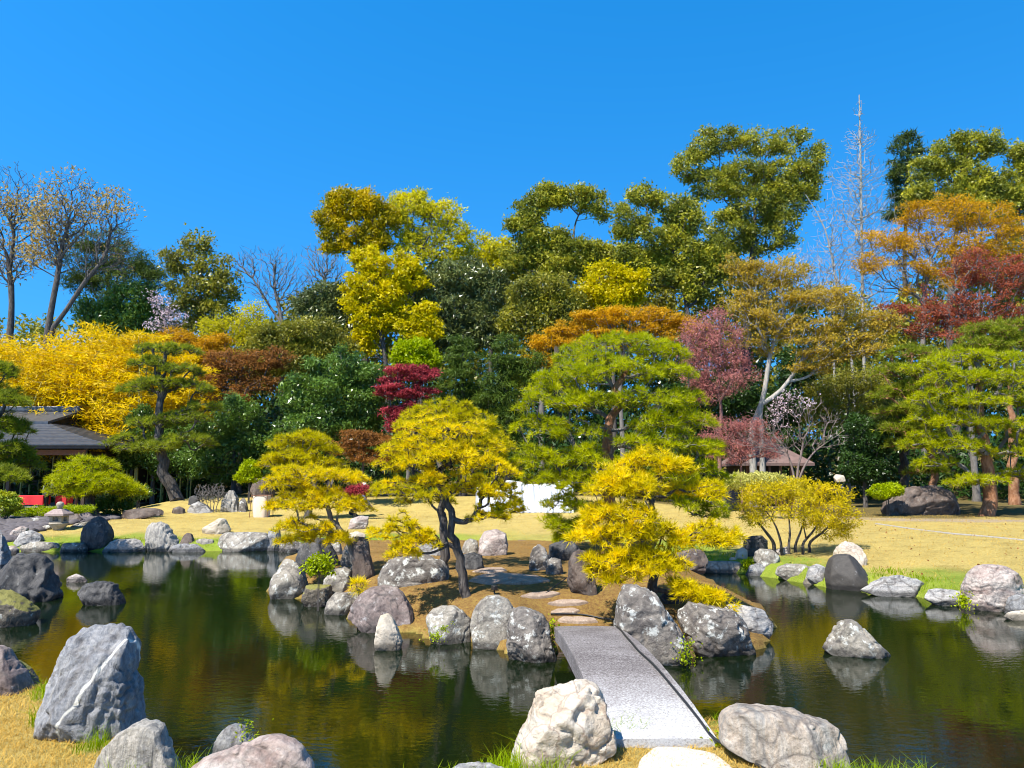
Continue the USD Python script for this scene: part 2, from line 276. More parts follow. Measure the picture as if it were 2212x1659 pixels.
MAT('water_look', {'g': ('geometry', {}), 'mp': ('mapping', {'scale': (1.0, 1.9, 1.0), 'rotation': (0, 0, 0.25)}),
    'n': ('noise_texture', {'scale': 7.0, 'detail': 3, 'roughness': 0.55, 'distortion': 0.4}), 'n2': ('noise_texture', {'scale': 0.5, 'detail': 2}),
    'br': ('map_range', {'from_min': 0.35, 'from_max': 0.65, 'to_min': 0.25, 'to_max': 1.0, 'clamp': True}), 'hm': ('math', {'math_type': 'multiply'}),
    'b': ('bump', {'strength': 0.22, 'distance': 0.012}), 'fr': ('fresnel', {'IOR': 1.42}),
    'body': ('transparent_bsdf', {'color': (0.12, 0.17, 0.04)}), 'gl': ('glossy_bsdf', {'color': (1, 1, 1), 'roughness': 0.0}),
    'murk': ('diffuse_bsdf', {'color': (0.005, 0.010, 0.0016)}), 'mk': ('mix_closure', {'fac': 0.55}), 'mix': ('mix_closure', {})},
    [('g.position', 'mp.vector'), ('mp.vector', 'n.vector'), ('g.position', 'n2.vector'), ('n2.fac', 'br.value'), ('n.fac', 'hm.value1'), ('br.result', 'hm.value2'), ('hm.value', 'b.height'), ('b.normal', 'gl.normal'), ('b.normal', 'fr.normal'), ('fr.fac', 'mix.fac'),
     ('body.BSDF', 'mk.closure1'), ('murk.BSDF', 'mk.closure2'), ('mk.closure', 'mix.closure1'), ('gl.BSDF', 'mix.closure2')], surface='mix.closure')
wv_, wf_ = trimesh.creation.triangulate_polygon(POND.buffer(0.9).simplify(0.05), engine='earcut')
wv_ = np.column_stack([wv_, np.zeros(len(wv_))])
nrm = np.cross(wv_[wf_[:, 1]] - wv_[wf_[:, 0]], wv_[wf_[:, 2]] - wv_[wf_[:, 0]])[:, 2]
wf_ = np.where((nrm < 0)[:, None], wf_[:, ::-1], wf_)
top('water', (wv_, wf_), '/World/Looks/water_look', 'dark green still pond mirroring the trees', kind='structure')
# ---------------------------------------------------------------- rocks
grey = rockmat('grey_stone', [(0.10, 0.11, 0.13), (0.24, 0.255, 0.285), (0.36, 0.375, 0.40), (0.47, 0.47, 0.46)], scale=3.2, stretch=(3.0, 2.0, 0.7), lichen=0.25, bump=0.7, distort=1.0, cracks=0.7, crack_scale=2.3)
veined = rockmat('veined_stone', [(0.13, 0.15, 0.19), (0.27, 0.295, 0.345), (0.40, 0.42, 0.46), (0.52, 0.52, 0.51)], scale=3.4, stretch=(2.6, 2.0, 0.8), rot=(0, 0.3, 0), lichen=0.12, bump=0.8, vein=True, distort=1.4, cracks=0.5, crack_scale=1.6)
stripe = rockmat('striped_stone', [(0.13, 0.13, 0.135), (0.30, 0.30, 0.30), (0.46, 0.45, 0.42), (0.58, 0.56, 0.52), (0.28, 0.25, 0.22)], scale=2.4, stretch=(5.0, 3.0, 0.5), rot=(0, 0.2, 0), lichen=0.2, bump=0.8, distort=1.2)
swirl = rockmat('swirled_stone', [(0.10, 0.105, 0.12), (0.34, 0.34, 0.35), (0.52, 0.51, 0.5), (0.16, 0.16, 0.17), (0.48, 0.47, 0.45)], scale=2.2, stretch=(1.0, 1.0, 3.2), rot=(0, 0.25, 0), lichen=0.1, bump=0.9, distort=2.2)
pale = rockmat('pale_cracked_stone', [(0.50, 0.42, 0.33), (0.66, 0.58, 0.48), (0.74, 0.69, 0.61), (0.78, 0.75, 0.70)], scale=3.0, lichen=0.1, cracks=0.75, crack_scale=4.6, crack_col=(0.2, 0.14, 0.10), bump=0.8, fine=0.2)
cream = rockmat('cream_stone', [(0.46, 0.40, 0.32), (0.62, 0.56, 0.47), (0.72, 0.68, 0.60)], scale=4.0, lichen=0.1, bump=0.4, fine=0.15)
purple = rockmat('purple_stone', [(0.085, 0.062, 0.058), (0.20, 0.155, 0.15), (0.32, 0.265, 0.26), (0.42, 0.38, 0.37)], scale=2.4, lichen=0.38, lichen_col=(0.46, 0.43, 0.42), bump=0.4, stretch=(1.3, 1.3, 0.8), cracks=0.7, crack_scale=2.3)
pink = rockmat('pink_white_stone', [(0.27, 0.18, 0.16), (0.44, 0.36, 0.34), (0.60, 0.55, 0.53), (0.70, 0.67, 0.66)], scale=2.2, stretch=(1, 1, 2.0), lichen=0.2, cracks=0.5, crack_scale=2.6, bump=0.6, distort=1.2)
dark = rockmat('dark_stone', [(0.018, 0.02, 0.025), (0.05, 0.052, 0.058), (0.10, 0.10, 0.105), (0.20, 0.20, 0.20)], scale=3.0, stretch=(2, 2, 0.8), lichen=0.12, lichen_col=(0.3, 0.3, 0.29), bump=0.7)
slate = rockmat('dark_slate', [(0.045, 0.042, 0.04), (0.075, 0.07, 0.066), (0.10, 0.095, 0.09)], scale=2.0, lichen=0.05, lichen_col=(0.3, 0.3, 0.3), bump=0.25, fine=0.2)
brown = rockmat('brown_stone', [(0.05, 0.038, 0.032), (0.11, 0.08, 0.068), (0.18, 0.14, 0.12), (0.26, 0.22, 0.2)], scale=2.4, lichen=0.25, lichen_col=(0.38, 0.36, 0.33), bump=0.5, stretch=(1.6, 1.6, 0.7), cracks=0.7, crack_scale=2.3)
spot = rockmat('lichen_spotted_stone', [(0.05, 0.046, 0.042), (0.15, 0.135, 0.125), (0.28, 0.26, 0.24), (0.40, 0.38, 0.35)], scale=3.0, lichen=0.62, lichen_col=(0.58, 0.58, 0.53), bump=0.7, cracks=0.7, crack_scale=2.3)
palich = rockmat('pale_lichen_stone', [(0.15, 0.14, 0.12), (0.30, 0.285, 0.25), (0.42, 0.40, 0.36), (0.52, 0.49, 0.44)], scale=2.8, lichen=0.6, lichen_col=(0.60, 0.60, 0.54), bump=0.6, cracks=0.7, crack_scale=2.3)
mossy = rockmat('mossy_stone', [(0.06, 0.05, 0.04), (0.15, 0.13, 0.10), (0.26, 0.23, 0.19)], scale=3.0, lichen=0.5, lichen_col=(0.44, 0.44, 0.38), moss=0.9, bump=0.8)
tan = rockmat('tan_slab_stone', [(0.22, 0.23, 0.24), (0.40, 0.39, 0.37), (0.50, 0.43, 0.36), (0.56, 0.53, 0.49), (0.28, 0.28, 0.29)], scale=1.9, stretch=(2.2, 2.0, 0.5), rot=(0, 0.35, 0), lichen=0.15, bump=0.7, distort=1.4, cracks=0.7, crack_scale=2.3)
bluew = rockmat('blue_white_stone', [(0.20, 0.215, 0.24), (0.36, 0.375, 0.40), (0.52, 0.52, 0.53), (0.62, 0.61, 0.60)], scale=2.2, stretch=(0.9, 0.9, 3.4), rot=(0, -0.35, 0), lichen=0.25, bump=0.7, distort=1.3, cracks=0.7, crack_scale=2.3)

_ico = {}
def ico(n):
    if n not in _ico: _ico[n] = trimesh.creation.icosphere(n)
    return np.array(_ico[n].vertices), np.array(_ico[n].faces)
def rock(pts, mat, label, base=None, thick=0.42, seed=0, facet=9, rough=0.05, sub=5, depth=None, fwd=0.26, strata=None, group=None, e=0.58, name='garden_rock', cat='rock', lift=None, groove=0.4):
    """A boulder: its outline as seen from the path, with its own thickness, flats broken off and a rough skin."""
    rng = np.random.default_rng(seed + 1000)
    px = np.array(pts, float); yb = px[:, 1].max() if base is None else base; xm = (px[:, 0].min() + px[:, 0].max()) / 2
    b = onto(xm, yb) if depth is None else at(xm, yb, depth)
    wpx = px[:, 0].max() - px[:, 0].min(); w = wpx * b[1] / F
    hpx = yb - px[:, 1].min(); sz = max(w, hpx * b[1] / F * 0.9)
    dep = min(w, hpx * b[1] / F * 1.3) * min(thick / 0.42, 1.0) * 0.85
    D = b[1] + fwd * dep
    P = np.array([at(x, y, D) for x, y in pts])[:, [0, 2]]
    zb = P[:, 1].min(); low = (P[:, 1] - zb) < 0.22 * (P[:, 1].max() - zb)
    P[low, 1] -= 0.10 * (P[:, 1].max() - zb) + 0.06                      # carried on into the ground
    poly = Polygon(P).buffer(0)
    if poly.geom_type != 'Polygon': poly = max(poly.geoms, key=lambda g: g.area)
    c = np.array(poly.representative_point().coords[0]) if not poly.contains(poly.centroid) else np.array(poly.centroid.coords[0])
    th = np.linspace(-np.pi, np.pi, 181); R = np.zeros(181); far = 10 * sz
    for i, t in enumerate(th):
        g = shapely.LineString([c, c + far * np.array([math.cos(t), math.sin(t)])]).intersection(poly)
        R[i] = g.length
    Rs = R.copy(); R = 0.97 * (np.roll(R[:-1], 1) * 0.12 + R[:-1] * 0.76 + np.roll(R[:-1], -1) * 0.12); R = np.r_[R, R[:1]]
    v, f = ico({6: 5, 5: 4, 4: 4, 3: 3}[sub]); ang = np.arctan2(v[:, 2], v[:, 0]); r = np.interp(ang, th, R)
    pl = np.hypot(v[:, 0], v[:, 2]); T = dep * 0.5
    pl_e = np.sign(pl) * np.abs(pl) ** e; y_e = np.sign(v[:, 1]) * np.abs(v[:, 1]) ** e
    q = np.stack([np.cos(ang) * pl_e * r, y_e * T, np.sin(ang) * pl_e * r], 1)
    q[:, 1] *= 1 - 0.30 * np.clip(q[:, 2] / max(P[:, 1].max() - c[1], 1e-6), -0.6, 1)    # narrower towards its top
    for k in range(facet + 16):                                           # broken flats all round, shallow along the outline
        n = unit(rng.normal(size=3) * np.array([0.8, 1.0, 0.7]) + np.array([0, -0.35, 0.1])); s = q @ n
        o = s.max() * (rng.uniform(0.74, 0.95) if abs(n[1]) > 0.6 else rng.uniform(0.965, 0.998)); q = q - np.maximum(s - o, 0)[:, None] * n * 0.95
    off = rng.uniform(-50, 50, 3)
    nr = unit(q / np.array([max(w / 2, .05), max(T, .05), max(w / 2, .05)]) ** 2)
    u = q / sz
    rd = np.abs(meshkit.fbm(u * 4.0 + off, 3, seed + 7) - 0.5); d = (meshkit.fbm(u * 3.0 + off, 4, seed) - 0.5) * 1.0 - groove * np.exp(-(rd / 0.03) ** 2) + 0.0 + (meshkit.fbm(u * 16 + off, 3, seed + 3) - 0.5) * 0.8
    if strata:
        ax, fr, am = strata; sv = unit(np.array(ax, float)); s = u @ sv * fr + 1.4 * meshkit.fbm(u * 2.4 + off, 3, seed + 11)
        d = d + am * (np.abs((s % 1.0) - 0.5) * 2 - 0.5)
    q = q + nr * (d * rough * sz)[:, None]
    q = q + np.array([c[0], D, c[1]])
    loc = (c[0], D, max(zb, 0.0)) if lift is None else lift
    t = numbered('/World', name)
    m = usdkit.mesh(stage, t, (q - np.array(loc), f), mat, True); m.AddTranslateOp().Set(Gf.Vec3d(*map(float, loc)))
    data(m.GetPrim(), label, cat, group)
    return loc

# near bank
rock([(98, 1545), (98, 1520), (104, 1474), (120, 1440), (142, 1400), (152, 1376), (163, 1362), (193, 1352), (225, 1348), (254, 1345), (274, 1355), (289, 1380), (290, 1420), (287, 1453), (295, 1491), (290, 1530), (297, 1560), (270, 1595), (211, 1606), (188, 1598), (130, 1580), (109, 1570)],
     veined, 'tall blue grey upright rock with thin white veins on the near left bank', 1592, thick=0.62, seed=1, sub=6, rough=0.055, strata=((1, 0.2, -0.25), 9, 0.35), fwd=0.2)
rock([(215, 1648), (229, 1611), (258, 1582), (280, 1566), (300, 1557), (325, 1557), (352, 1570), (361, 1596), (370, 1612), (380, 1635), (392, 1662), (380, 1700), (240, 1700)],
     stripe, 'pale grey streaked rock in front of the tall veined upright rock', 1690, thick=0.5, seed=2, sub=5, strata=((1, 0.1, -0.15), 8, 0.3))
rock([(457, 1626), (464, 1604), (477, 1579), (490, 1567), (505, 1561), (526, 1570), (541, 1593), (556, 1606), (560, 1640), (462, 1640)], grey, 'small dark grey rock with a sprouting weed, behind the flat pinkish rock', 1640, seed=3, sub=4)
rock([(400, 1668), (420, 1648), (448, 1629), (495, 1612), (553, 1596), (578, 1592), (611, 1589), (634, 1598), (657, 1613), (664, 1634), (682, 1656), (690, 1690), (540, 1706), (400, 1700)], pink, 'broad low pinkish white rock at the bottom edge beside the sky reflection', 1700, thick=0.6, seed=4, sub=5, rough=0.05)
rock([(962, 1668), (990, 1653), (1023, 1646), (1061, 1649), (1092, 1660), (1110, 1680), (1100, 1700), (970, 1700)], bluew, 'low grey rock cut by the bottom edge left of the cracked white rock', 1696, seed=5, sub=4)
rock([(1084, 1668), (1106, 1636), (1119, 1593), (1134, 1562), (1147, 1528), (1157, 1494), (1172, 1479), (1208, 1472), (1243, 1467), (1269, 1469), (1294, 1481), (1309, 1507), (1317, 1545), (1330, 1586), (1330, 1614), (1294, 1632), (1233, 1645), (1157, 1664), (1100, 1690)],
     pale, 'cream white rock with a net of cracks at the near end of the stone bridge', 1648, thick=0.6, seed=6, sub=6, rough=0.06, facet=7, fwd=0.2, groove=0.7)
rock([(1552, 1605), (1556, 1575), (1563, 1540), (1578, 1529), (1609, 1525), (1659, 1529), (1720, 1537), (1761, 1552), (1799, 1561), (1811, 1578), (1821, 1618), (1829, 1660), (1815, 1690), (1720, 1668), (1634, 1640), (1585, 1622)],
     tan, 'long flat topped block of grey and tan rock right of the bridge end', 1660, thick=0.55, seed=7, sub=6, rough=0.035, facet=-10, e=0.42, strata=((1, 0.1, -0.3), 7, 0.35), fwd=0.3)
# left water's edge
rock([(-60, 1290), (-30, 1262), (0, 1240), (18, 1222), (35, 1197), (60, 1194), (95, 1195), (103, 1215), (110, 1235), (114, 1270), (124, 1284), (118, 1300), (71, 1308), (20, 1310), (-50, 1306)],
     dark, 'big dark flat topped rock with pale ridges standing in the water at the left edge', 1300, thick=0.6, seed=8, sub=5, rough=0.07, facet=10, strata=((1, 0.3, -0.2), 6, 0.5))
rock([(-30, 1215), (-22, 1150), (-8, 1126), (4, 1140), (11, 1162), (18, 1205), (22, 1230), (-20, 1232)], grey, 'slender upright grey stone at the left edge behind the big dark rock', 1228, seed=9, sub=4)
rock([(-40, 1300), (-20, 1276), (0, 1273), (28, 1283), (53, 1296), (76, 1321), (73, 1340), (40, 1352), (-40, 1358)], mossy, 'moss covered low rock at the left edge in front of the dark flat topped rock', 1354, seed=10, sub=5, rough=0.07)
rock([(-40, 1410), (-10, 1392), (12, 1398), (18, 1414), (30, 1432), (48, 1455), (68, 1492), (40, 1502), (-40, 1508)], purple, 'sloping purple grey rock at the left edge above the near grass', 1500, seed=11, sub=5)
rock([(14, 1430), (22, 1422), (38, 1426), (60, 1445), (73, 1470), (80, 1480), (70, 1490), (40, 1480)], mossy, 'narrow pale mossy rock leaning on the purple rock at the left edge', 1488, seed=12, sub=4)
rock([(143, 1254), (148, 1245), (164, 1239), (180, 1245), (188, 1256), (168, 1261), (150, 1259)], pink, 'small pink stone alone in the water left of centre', 1258, seed=13, sub=4)
rock([(168, 1280), (170, 1270), (180, 1260), (205, 1257), (229, 1255), (248, 1262), (257, 1282), (263, 1292), (273, 1301), (258, 1308), (225, 1310), (195, 1308), (182, 1292)], dark, 'dark streaked wedge shaped rock in the water near the small pink stone', 1307, seed=14, sub=5, rough=0.06, strata=((1, 0, 0.2), 9, 0.4))
rock([(117, 1258), (124, 1254), (133, 1257), (134, 1264), (118, 1265)], cream, 'tiny pale stone in the water by the big dark rock', 1263, seed=15, sub=3)
# far left shore
rock([(180, 1155), (184, 1136), (200, 1118), (217, 1113), (230, 1125), (242, 1150), (240, 1168), (226, 1183), (205, 1193), (188, 1190), (181, 1172)], dark, 'round black boulder on the far shore below the round topped pine', 1190, thick=0.7, seed=16, sub=5, rough=0.05)
rock([(38, 1195), (40, 1176), (60, 1171), (100, 1170), (127, 1173), (128, 1195)], palich, 'low squared edging block left of another below the green grass', 1192, seed=17, sub=4, facet=12)
rock([(128, 1195), (129, 1174), (150, 1172), (184, 1173), (189, 1180), (188, 1195)], spot, 'low squared edging block touching the round black boulder', 1193, seed=18, sub=4, facet=12)
rock([(220, 1192), (228, 1180), (238, 1169), (252, 1164), (292, 1163), (309, 1168), (315, 1180), (313, 1194), (260, 1196)], swirl, 'low rock with swirling white bands just right of the round black boulder', 1193, seed=19, sub=5)
rock([(318, 1194), (320, 1150), (323, 1130), (340, 1126), (361, 1130), (371, 1146), (382, 1164), (391, 1178), (380, 1194)], stripe, 'upright striped grey rock on the far left shore', 1191, seed=20, sub=5, rough=0.07, strata=((1, 0, -0.2), 7, 0.5))
rock([(352, 1194), (366, 1182), (386, 1173), (425, 1175), (445, 1189), (440, 1195), (390, 1197)], grey, 'pointed dark slab at the waterline right of the upright striped rock', 1193, seed=21, sub=4)
rock([(387, 1174), (398, 1156), (405, 1150), (414, 1153), (422, 1172), (405, 1176)], brown, 'small brown rock at the lawn edge above the pointed slab', 1174, seed=22, sub=3)
rock([(421, 1176), (424, 1164), (440, 1163), (462, 1165), (466, 1178), (440, 1180)], palich, 'small pale flat stone between the brown rock and the wide block', 1178, seed=122, sub=3)
rock([(455, 1192), (472, 1160), (480, 1150), (530, 1148), (580, 1150), (586, 1170), (584, 1193), (510, 1195)], palich, 'wide squared grey block on the far left shore', 1191, seed=23, sub=5, facet=12, rough=0.04)
rock([(577, 1192), (580, 1148), (590, 1136), (602, 1132), (606, 1150), (604, 1192)], grey, 'narrow grey stone standing at the right end of the wide squared block', 1190, seed=24, sub=4)
rock([(600, 1194), (604, 1172), (625, 1164), (650, 1170), (668, 1182), (660, 1196), (625, 1197)], spot, 'low shore rock behind the left island pine', 1193, seed=25, sub=4)
rock([(431, 1152), (439, 1140), (458, 1129), (475, 1119), (486, 1120), (499, 1144), (491, 1151), (440, 1157)], cream, 'pale leaning rock alone on the golden lawn at the left', 1154, seed=26, sub=4, facet=12, rough=0.04)
rock([(34, 1172), (45, 1151), (70, 1144), (90, 1153), (94, 1166), (72, 1180), (40, 1178)], bluew, 'blue grey rock beside the stone lantern bowl at the left', 1178, seed=27, sub=4)
rock([(20, 1164), (24, 1150), (37, 1140), (46, 1136), (60, 1140), (58, 1156), (38, 1166)], pink, 'small brownish knobbly rock behind the blue grey rock at the left', 1164, seed=28, sub=4)
rock([(10, 1192), (12, 1180), (30, 1178), (40, 1186), (38, 1198), (14, 1198)], pink, 'small pink stone at the shore left of the edging blocks', 1196, seed=29, sub=3)
rock([(398, 1108), (414, 1089), (430, 1082), (449, 1092), (467, 1107), (440, 1110)], bluew, 'pale peaked rock at the back of the golden lawn', 1108, seed=30, sub=4, facet=12)
rock([(245, 1123), (262, 1103), (300, 1098), (335, 1097), (356, 1102), (365, 1111), (330, 1116), (280, 1124)], brown, 'long flat dark brown rock on the lawn right of the round topped pine', 1121, seed=31, sub=4, rough=0.03)
rock([(368, 1110), (375, 1097), (388, 1093), (398, 1099), (400, 1110)], brown, 'small reddish rock beside the pale peaked rock', 1110, seed=32, sub=3)
rock([(478, 1107), (481, 1083), (492, 1058), (503, 1058), (512, 1073), (519, 1107)], stripe, 'tall dark streaked rock behind the lawn', 1106, seed=33, sub=4, rough=0.08, strata=((1, 0, 0.2), 5, 0.6))
rock([(516, 1107), (518, 1080), (527, 1073), (534, 1085), (536, 1107)], spot, 'small rock touching the tall dark streaked rock', 1106, seed=34, sub=3)
rock([(408, 1092), (409, 1073), (418, 1070), (430, 1073), (432, 1092)], dark, 'small black squared rock behind the pale peaked rock', 1091, seed=35, sub=3)
rock([(305, 1076), (318, 1056), (343, 1047), (355, 1055), (361, 1078), (330, 1082)], brown, 'brown domed rock at the foot of the tall leaning pine', 1080, seed=36, sub=4, rough=0.03)
rock([(540, 1062), (551, 1034), (565, 1029), (580, 1031), (590, 1050), (592, 1076), (555, 1078)], brown, 'large brown rock half hidden behind the left island pine', 1076, seed=37, sub=4)
rock([(640, 1085), (658, 1076), (700, 1074), (740, 1077), (765, 1070), (775, 1084), (700, 1090)], purple, 'low purple rock row behind the left island pine', 1088, seed=38, sub=4)
# cobbles in the rocky strip behind the lantern
rock([(58, 1130), (64, 1120), (80, 1118), (90, 1124), (88, 1134), (66, 1136)], spot, 'grey rock in the cobbled strip left of the stone lantern', 1134, seed=39, sub=3)
rock([(142, 1128), (150, 1112), (166, 1109), (178, 1122), (170, 1132), (150, 1133)], brown, 'brown rock right of the stone lantern', 1131, seed=40, sub=3)
rock([(162, 1121), (175, 1108), (192, 1106), (200, 1116), (196, 1126)], purple, 'purple grey rock at the foot of the round topped pine', 1124, seed=41, sub=3)
rock([(78, 1140), (100, 1134), (118, 1134), (112, 1143), (90, 1147)], palich, 'flat pale stone left under the lantern bowl', 1145, seed=42, sub=3)
rock([(140, 1140), (165, 1130), (192, 1126), (200, 1130), (165, 1140)], palich, 'flat stone right of the lantern bowl', 1139, seed=43, sub=3)
rock([(135, 1096), (141, 1087), (152, 1087), (160, 1095), (150, 1098)], cream, 'white rock by the low hedge near the tea house', 1097, seed=44, sub=3)
# island, front and left
rock([(583, 1268), (588, 1250), (602, 1224), (611, 1205), (624, 1203), (645, 1215), (660, 1236), (663, 1262), (657, 1288), (640, 1296), (608, 1293), (590, 1282)], palich, 'pale grey wedge at the left tip of the island', 1293, seed=45, sub=5)
rock([(652, 1296), (655, 1280), (662, 1264), (690, 1262), (715, 1263), (716, 1285), (706, 1313), (668, 1308)], mossy, 'mossy block at the water on the left of the island', 1311, seed=46, sub=5, rough=0.07)
rock([(693, 1282), (700, 1250), (718, 1229), (745, 1222), (760, 1232), (766, 1272), (750, 1284)], palich, 'lichen grey rock behind the mossy block', 1280, seed=47, sub=5)
rock([(698, 1322), (706, 1300), (720, 1281), (756, 1278), (778, 1282), (772, 1310), (752, 1332), (720, 1328)], palich, 'pale squared rock left of the big purple dome', 1328, seed=48, sub=5, facet=12)
rock([(750, 1334), (760, 1302), (781, 1278), (799, 1266), (830, 1263), (858, 1267), (876, 1288), (893, 1324), (906, 1362), (868, 1370), (810, 1362), (769, 1346)], purple, 'big purple brown dome shaped rock on the island shore', 1364, thick=0.55, seed=49, sub=6, rough=0.035, facet=6)
rock([(808, 1388), (814, 1349), (821, 1327), (840, 1323), (849, 1333), (860, 1357), (871, 1388), (862, 1400), (836, 1407), (818, 1402)], cream, 'small pale rock standing in the water in front of the purple dome', 1405, seed=50, sub=5)
rock([(918, 1332), (934, 1314), (952, 1308), (980, 1309), (1000, 1321), (1016, 1340), (1023, 1388), (985, 1391), (939, 1382), (925, 1360)], palich, 'grey and ochre rock with yellow moss between the purple dome and the round rock', 1388, seed=51, sub=5, rough=0.06)
rock([(1014, 1352), (1018, 1326), (1030, 1301), (1051, 1286), (1076, 1284), (1099, 1293), (1110, 1312), (1116, 1350), (1112, 1401), (1080, 1402), (1043, 1394), (1022, 1380)], palich, 'large rounded pale grey rock left of the bridge end', 1398, thick=0.6, seed=52, sub=6, rough=0.03, facet=6)
rock([(1092, 1390), (1096, 1345), (1108, 1306), (1144, 1312), (1172, 1326), (1186, 1344), (1191, 1377), (1207, 1414), (1204, 1426), (1157, 1430), (1113, 1428), (1100, 1410)], spot, 'dark brown spotted rock tight against the far left corner of the bridge', 1427, thick=0.6, seed=53, sub=6, rough=0.06)
rock([(763, 1250), (762, 1200), (763, 1156), (778, 1153), (792, 1155), (797, 1175), (800, 1200), (804, 1216), (814, 1238), (808, 1256), (780, 1258)], brown, 'dark brown pillar shaped rock standing on the island', 1252, thick=0.5, seed=54, sub=5, rough=0.03, facet=12, fwd=.35)
rock([(813, 1250), (822, 1230), (840, 1209), (860, 1201), (895, 1197), (928, 1199), (960, 1212), (974, 1238), (968, 1258), (900, 1264), (830, 1262)], spot, 'broad lichen covered hump of rock behind the central pine trunk', 1262, seed=55, sub=5, rough=0.05)
rock([(636, 1222), (645, 1190), (662, 1165), (690, 1158), (712, 1170), (728, 1196), (738, 1224), (690, 1232)], dark, 'dark shaded rock under the left island pine', 1228, seed=56, sub=5)
rock([(702, 1196), (708, 1176), (722, 1166), (735, 1172), (742, 1196), (720, 1202)], palich, 'small pale rock beside the dark rock under the left island pine', 1200, seed=57, sub=4)
rock([(735, 1214), (744, 1180), (752, 1172), (760, 1190), (764, 1222), (746, 1226)], spot, 'narrow rock left of the brown pillar', 1224, seed=157, sub=4)
# island, back
rock([(752, 1138), (758, 1120), (778, 1113), (797, 1115), (795, 1132), (790, 1144), (760, 1143)], pink, 'pale pink boulder on the golden lawn behind the left island pine', 1143, seed=58, sub=4, facet=12)
rock([(746, 1172), (752, 1152), (772, 1147), (790, 1153), (792, 1170)], cream, 'pale flat shore stone behind the brown pillar', 1170, seed=59, sub=3)
rock([(896, 1197), (904, 1176), (922, 1163), (945, 1168), (962, 1190), (958, 1200), (920, 1202)], bluew, 'pale blue white rock left of the central pine trunk', 1199, seed=60, sub=4)
rock([(996, 1192), (1000, 1170), (1015, 1162), (1032, 1168), (1036, 1195), (1010, 1198)], palich, 'grey rock right of the central pine trunk', 1196, seed=61, sub=4)
rock([(1032, 1200), (1034, 1168), (1044, 1148), (1072, 1141), (1094, 1152), (1099, 1178), (1094, 1198), (1060, 1205)], pink, 'big pinkish grey rock on the lawn side left of the back slab path', 1200, seed=62, sub=5)
rock([(990, 1228), (998, 1198), (1022, 1192), (1042, 1200), (1048, 1226), (1020, 1232)], dark, 'dark rock right behind the central pine trunk', 1230, seed=63, sub=4)
rock([(1141, 1230), (1144, 1200), (1152, 1182), (1165, 1174), (1180, 1184), (1188, 1212), (1186, 1232), (1160, 1236)], spot, 'dark pitted rock at the right side of the back slab path', 1232, seed=64, sub=5, rough=0.08)
rock([(1176, 1238), (1180, 1214), (1192, 1204), (1212, 1208), (1219, 1236), (1195, 1242)], spot, 'smaller pitted rock in front of the dark pitted rock', 1240, seed=65, sub=4, rough=0.08)
rock([(1180, 1206), (1186, 1176), (1210, 1168), (1240, 1170), (1254, 1186), (1256, 1210), (1215, 1214)], dark, 'wide dark rock behind the two pitted rocks', 1210, seed=66, sub=4)
rock([(1224, 1258), (1228, 1212), (1236, 1192), (1254, 1184), (1272, 1192), (1282, 1226), (1290, 1266), (1282, 1286), (1242, 1284)], brown, 'tall brown rock with pale lichen at the left foot of the right island pine', 1283, seed=67, sub=5, rough=0.06)
rock([(1352, 1178), (1360, 1152), (1384, 1141), (1408, 1148), (1420, 1172), (1408, 1182)], dark, 'dark rock seen between the branches of the right island pine', 1182, seed=68, sub=4)
# island, right
rock([(1328, 1400), (1328, 1320), (1332, 1276), (1342, 1262), (1362, 1258), (1388, 1268), (1418, 1283), (1440, 1320), (1462, 1348), (1482, 1388), (1493, 1430), (1462, 1436), (1431, 1438), (1390, 1420), (1350, 1410)], spot, 'tall dark spotted rock tight against the right side of the bridge', 1434, thick=0.55, seed=69, sub=6, rough=0.06, fwd=0.3)
rock([(1462, 1330), (1470, 1312), (1487, 1300), (1525, 1306), (1563, 1313), (1590, 1320), (1606, 1339), (1620, 1388), (1637, 1412), (1629, 1420), (1576, 1418), (1538, 1406), (1502, 1402), (1480, 1378)], spot, 'large grey spotted rock under the low right pine sprigs', 1416, thick=0.55, seed=70, sub=6, rough=0.06)
rock([(1562, 1330), (1568, 1308), (1590, 1302), (1627, 1310), (1650, 1316), (1658, 1332), (1673, 1348), (1658, 1364), (1610, 1362), (1575, 1358)], bluew, 'pale banded rock at the right tip of the island', 1360, seed=71, sub=5, rough=0.05)
rock([(1440, 1224), (1444, 1205), (1460, 1192), (1500, 1184), (1522, 1190), (1530, 1210), (1520, 1228), (1480, 1232)], brown, 'flat topped brown grey rock behind the right island pine', 1228, seed=72, sub=4)
rock([(1424, 1290), (1440, 1274), (1462, 1270), (1478, 1284), (1474, 1304), (1440, 1306)], dark, 'low dark stone at the foot of the right island pine trunk', 1302, seed=172, sub=4)
rock([(1408, 1118), (1420, 1130), (1430, 1150), (1418, 1160), (1404, 1150)], palich, 'small pale stone in the branches of the right island pine', 1160, seed=173, sub=3)
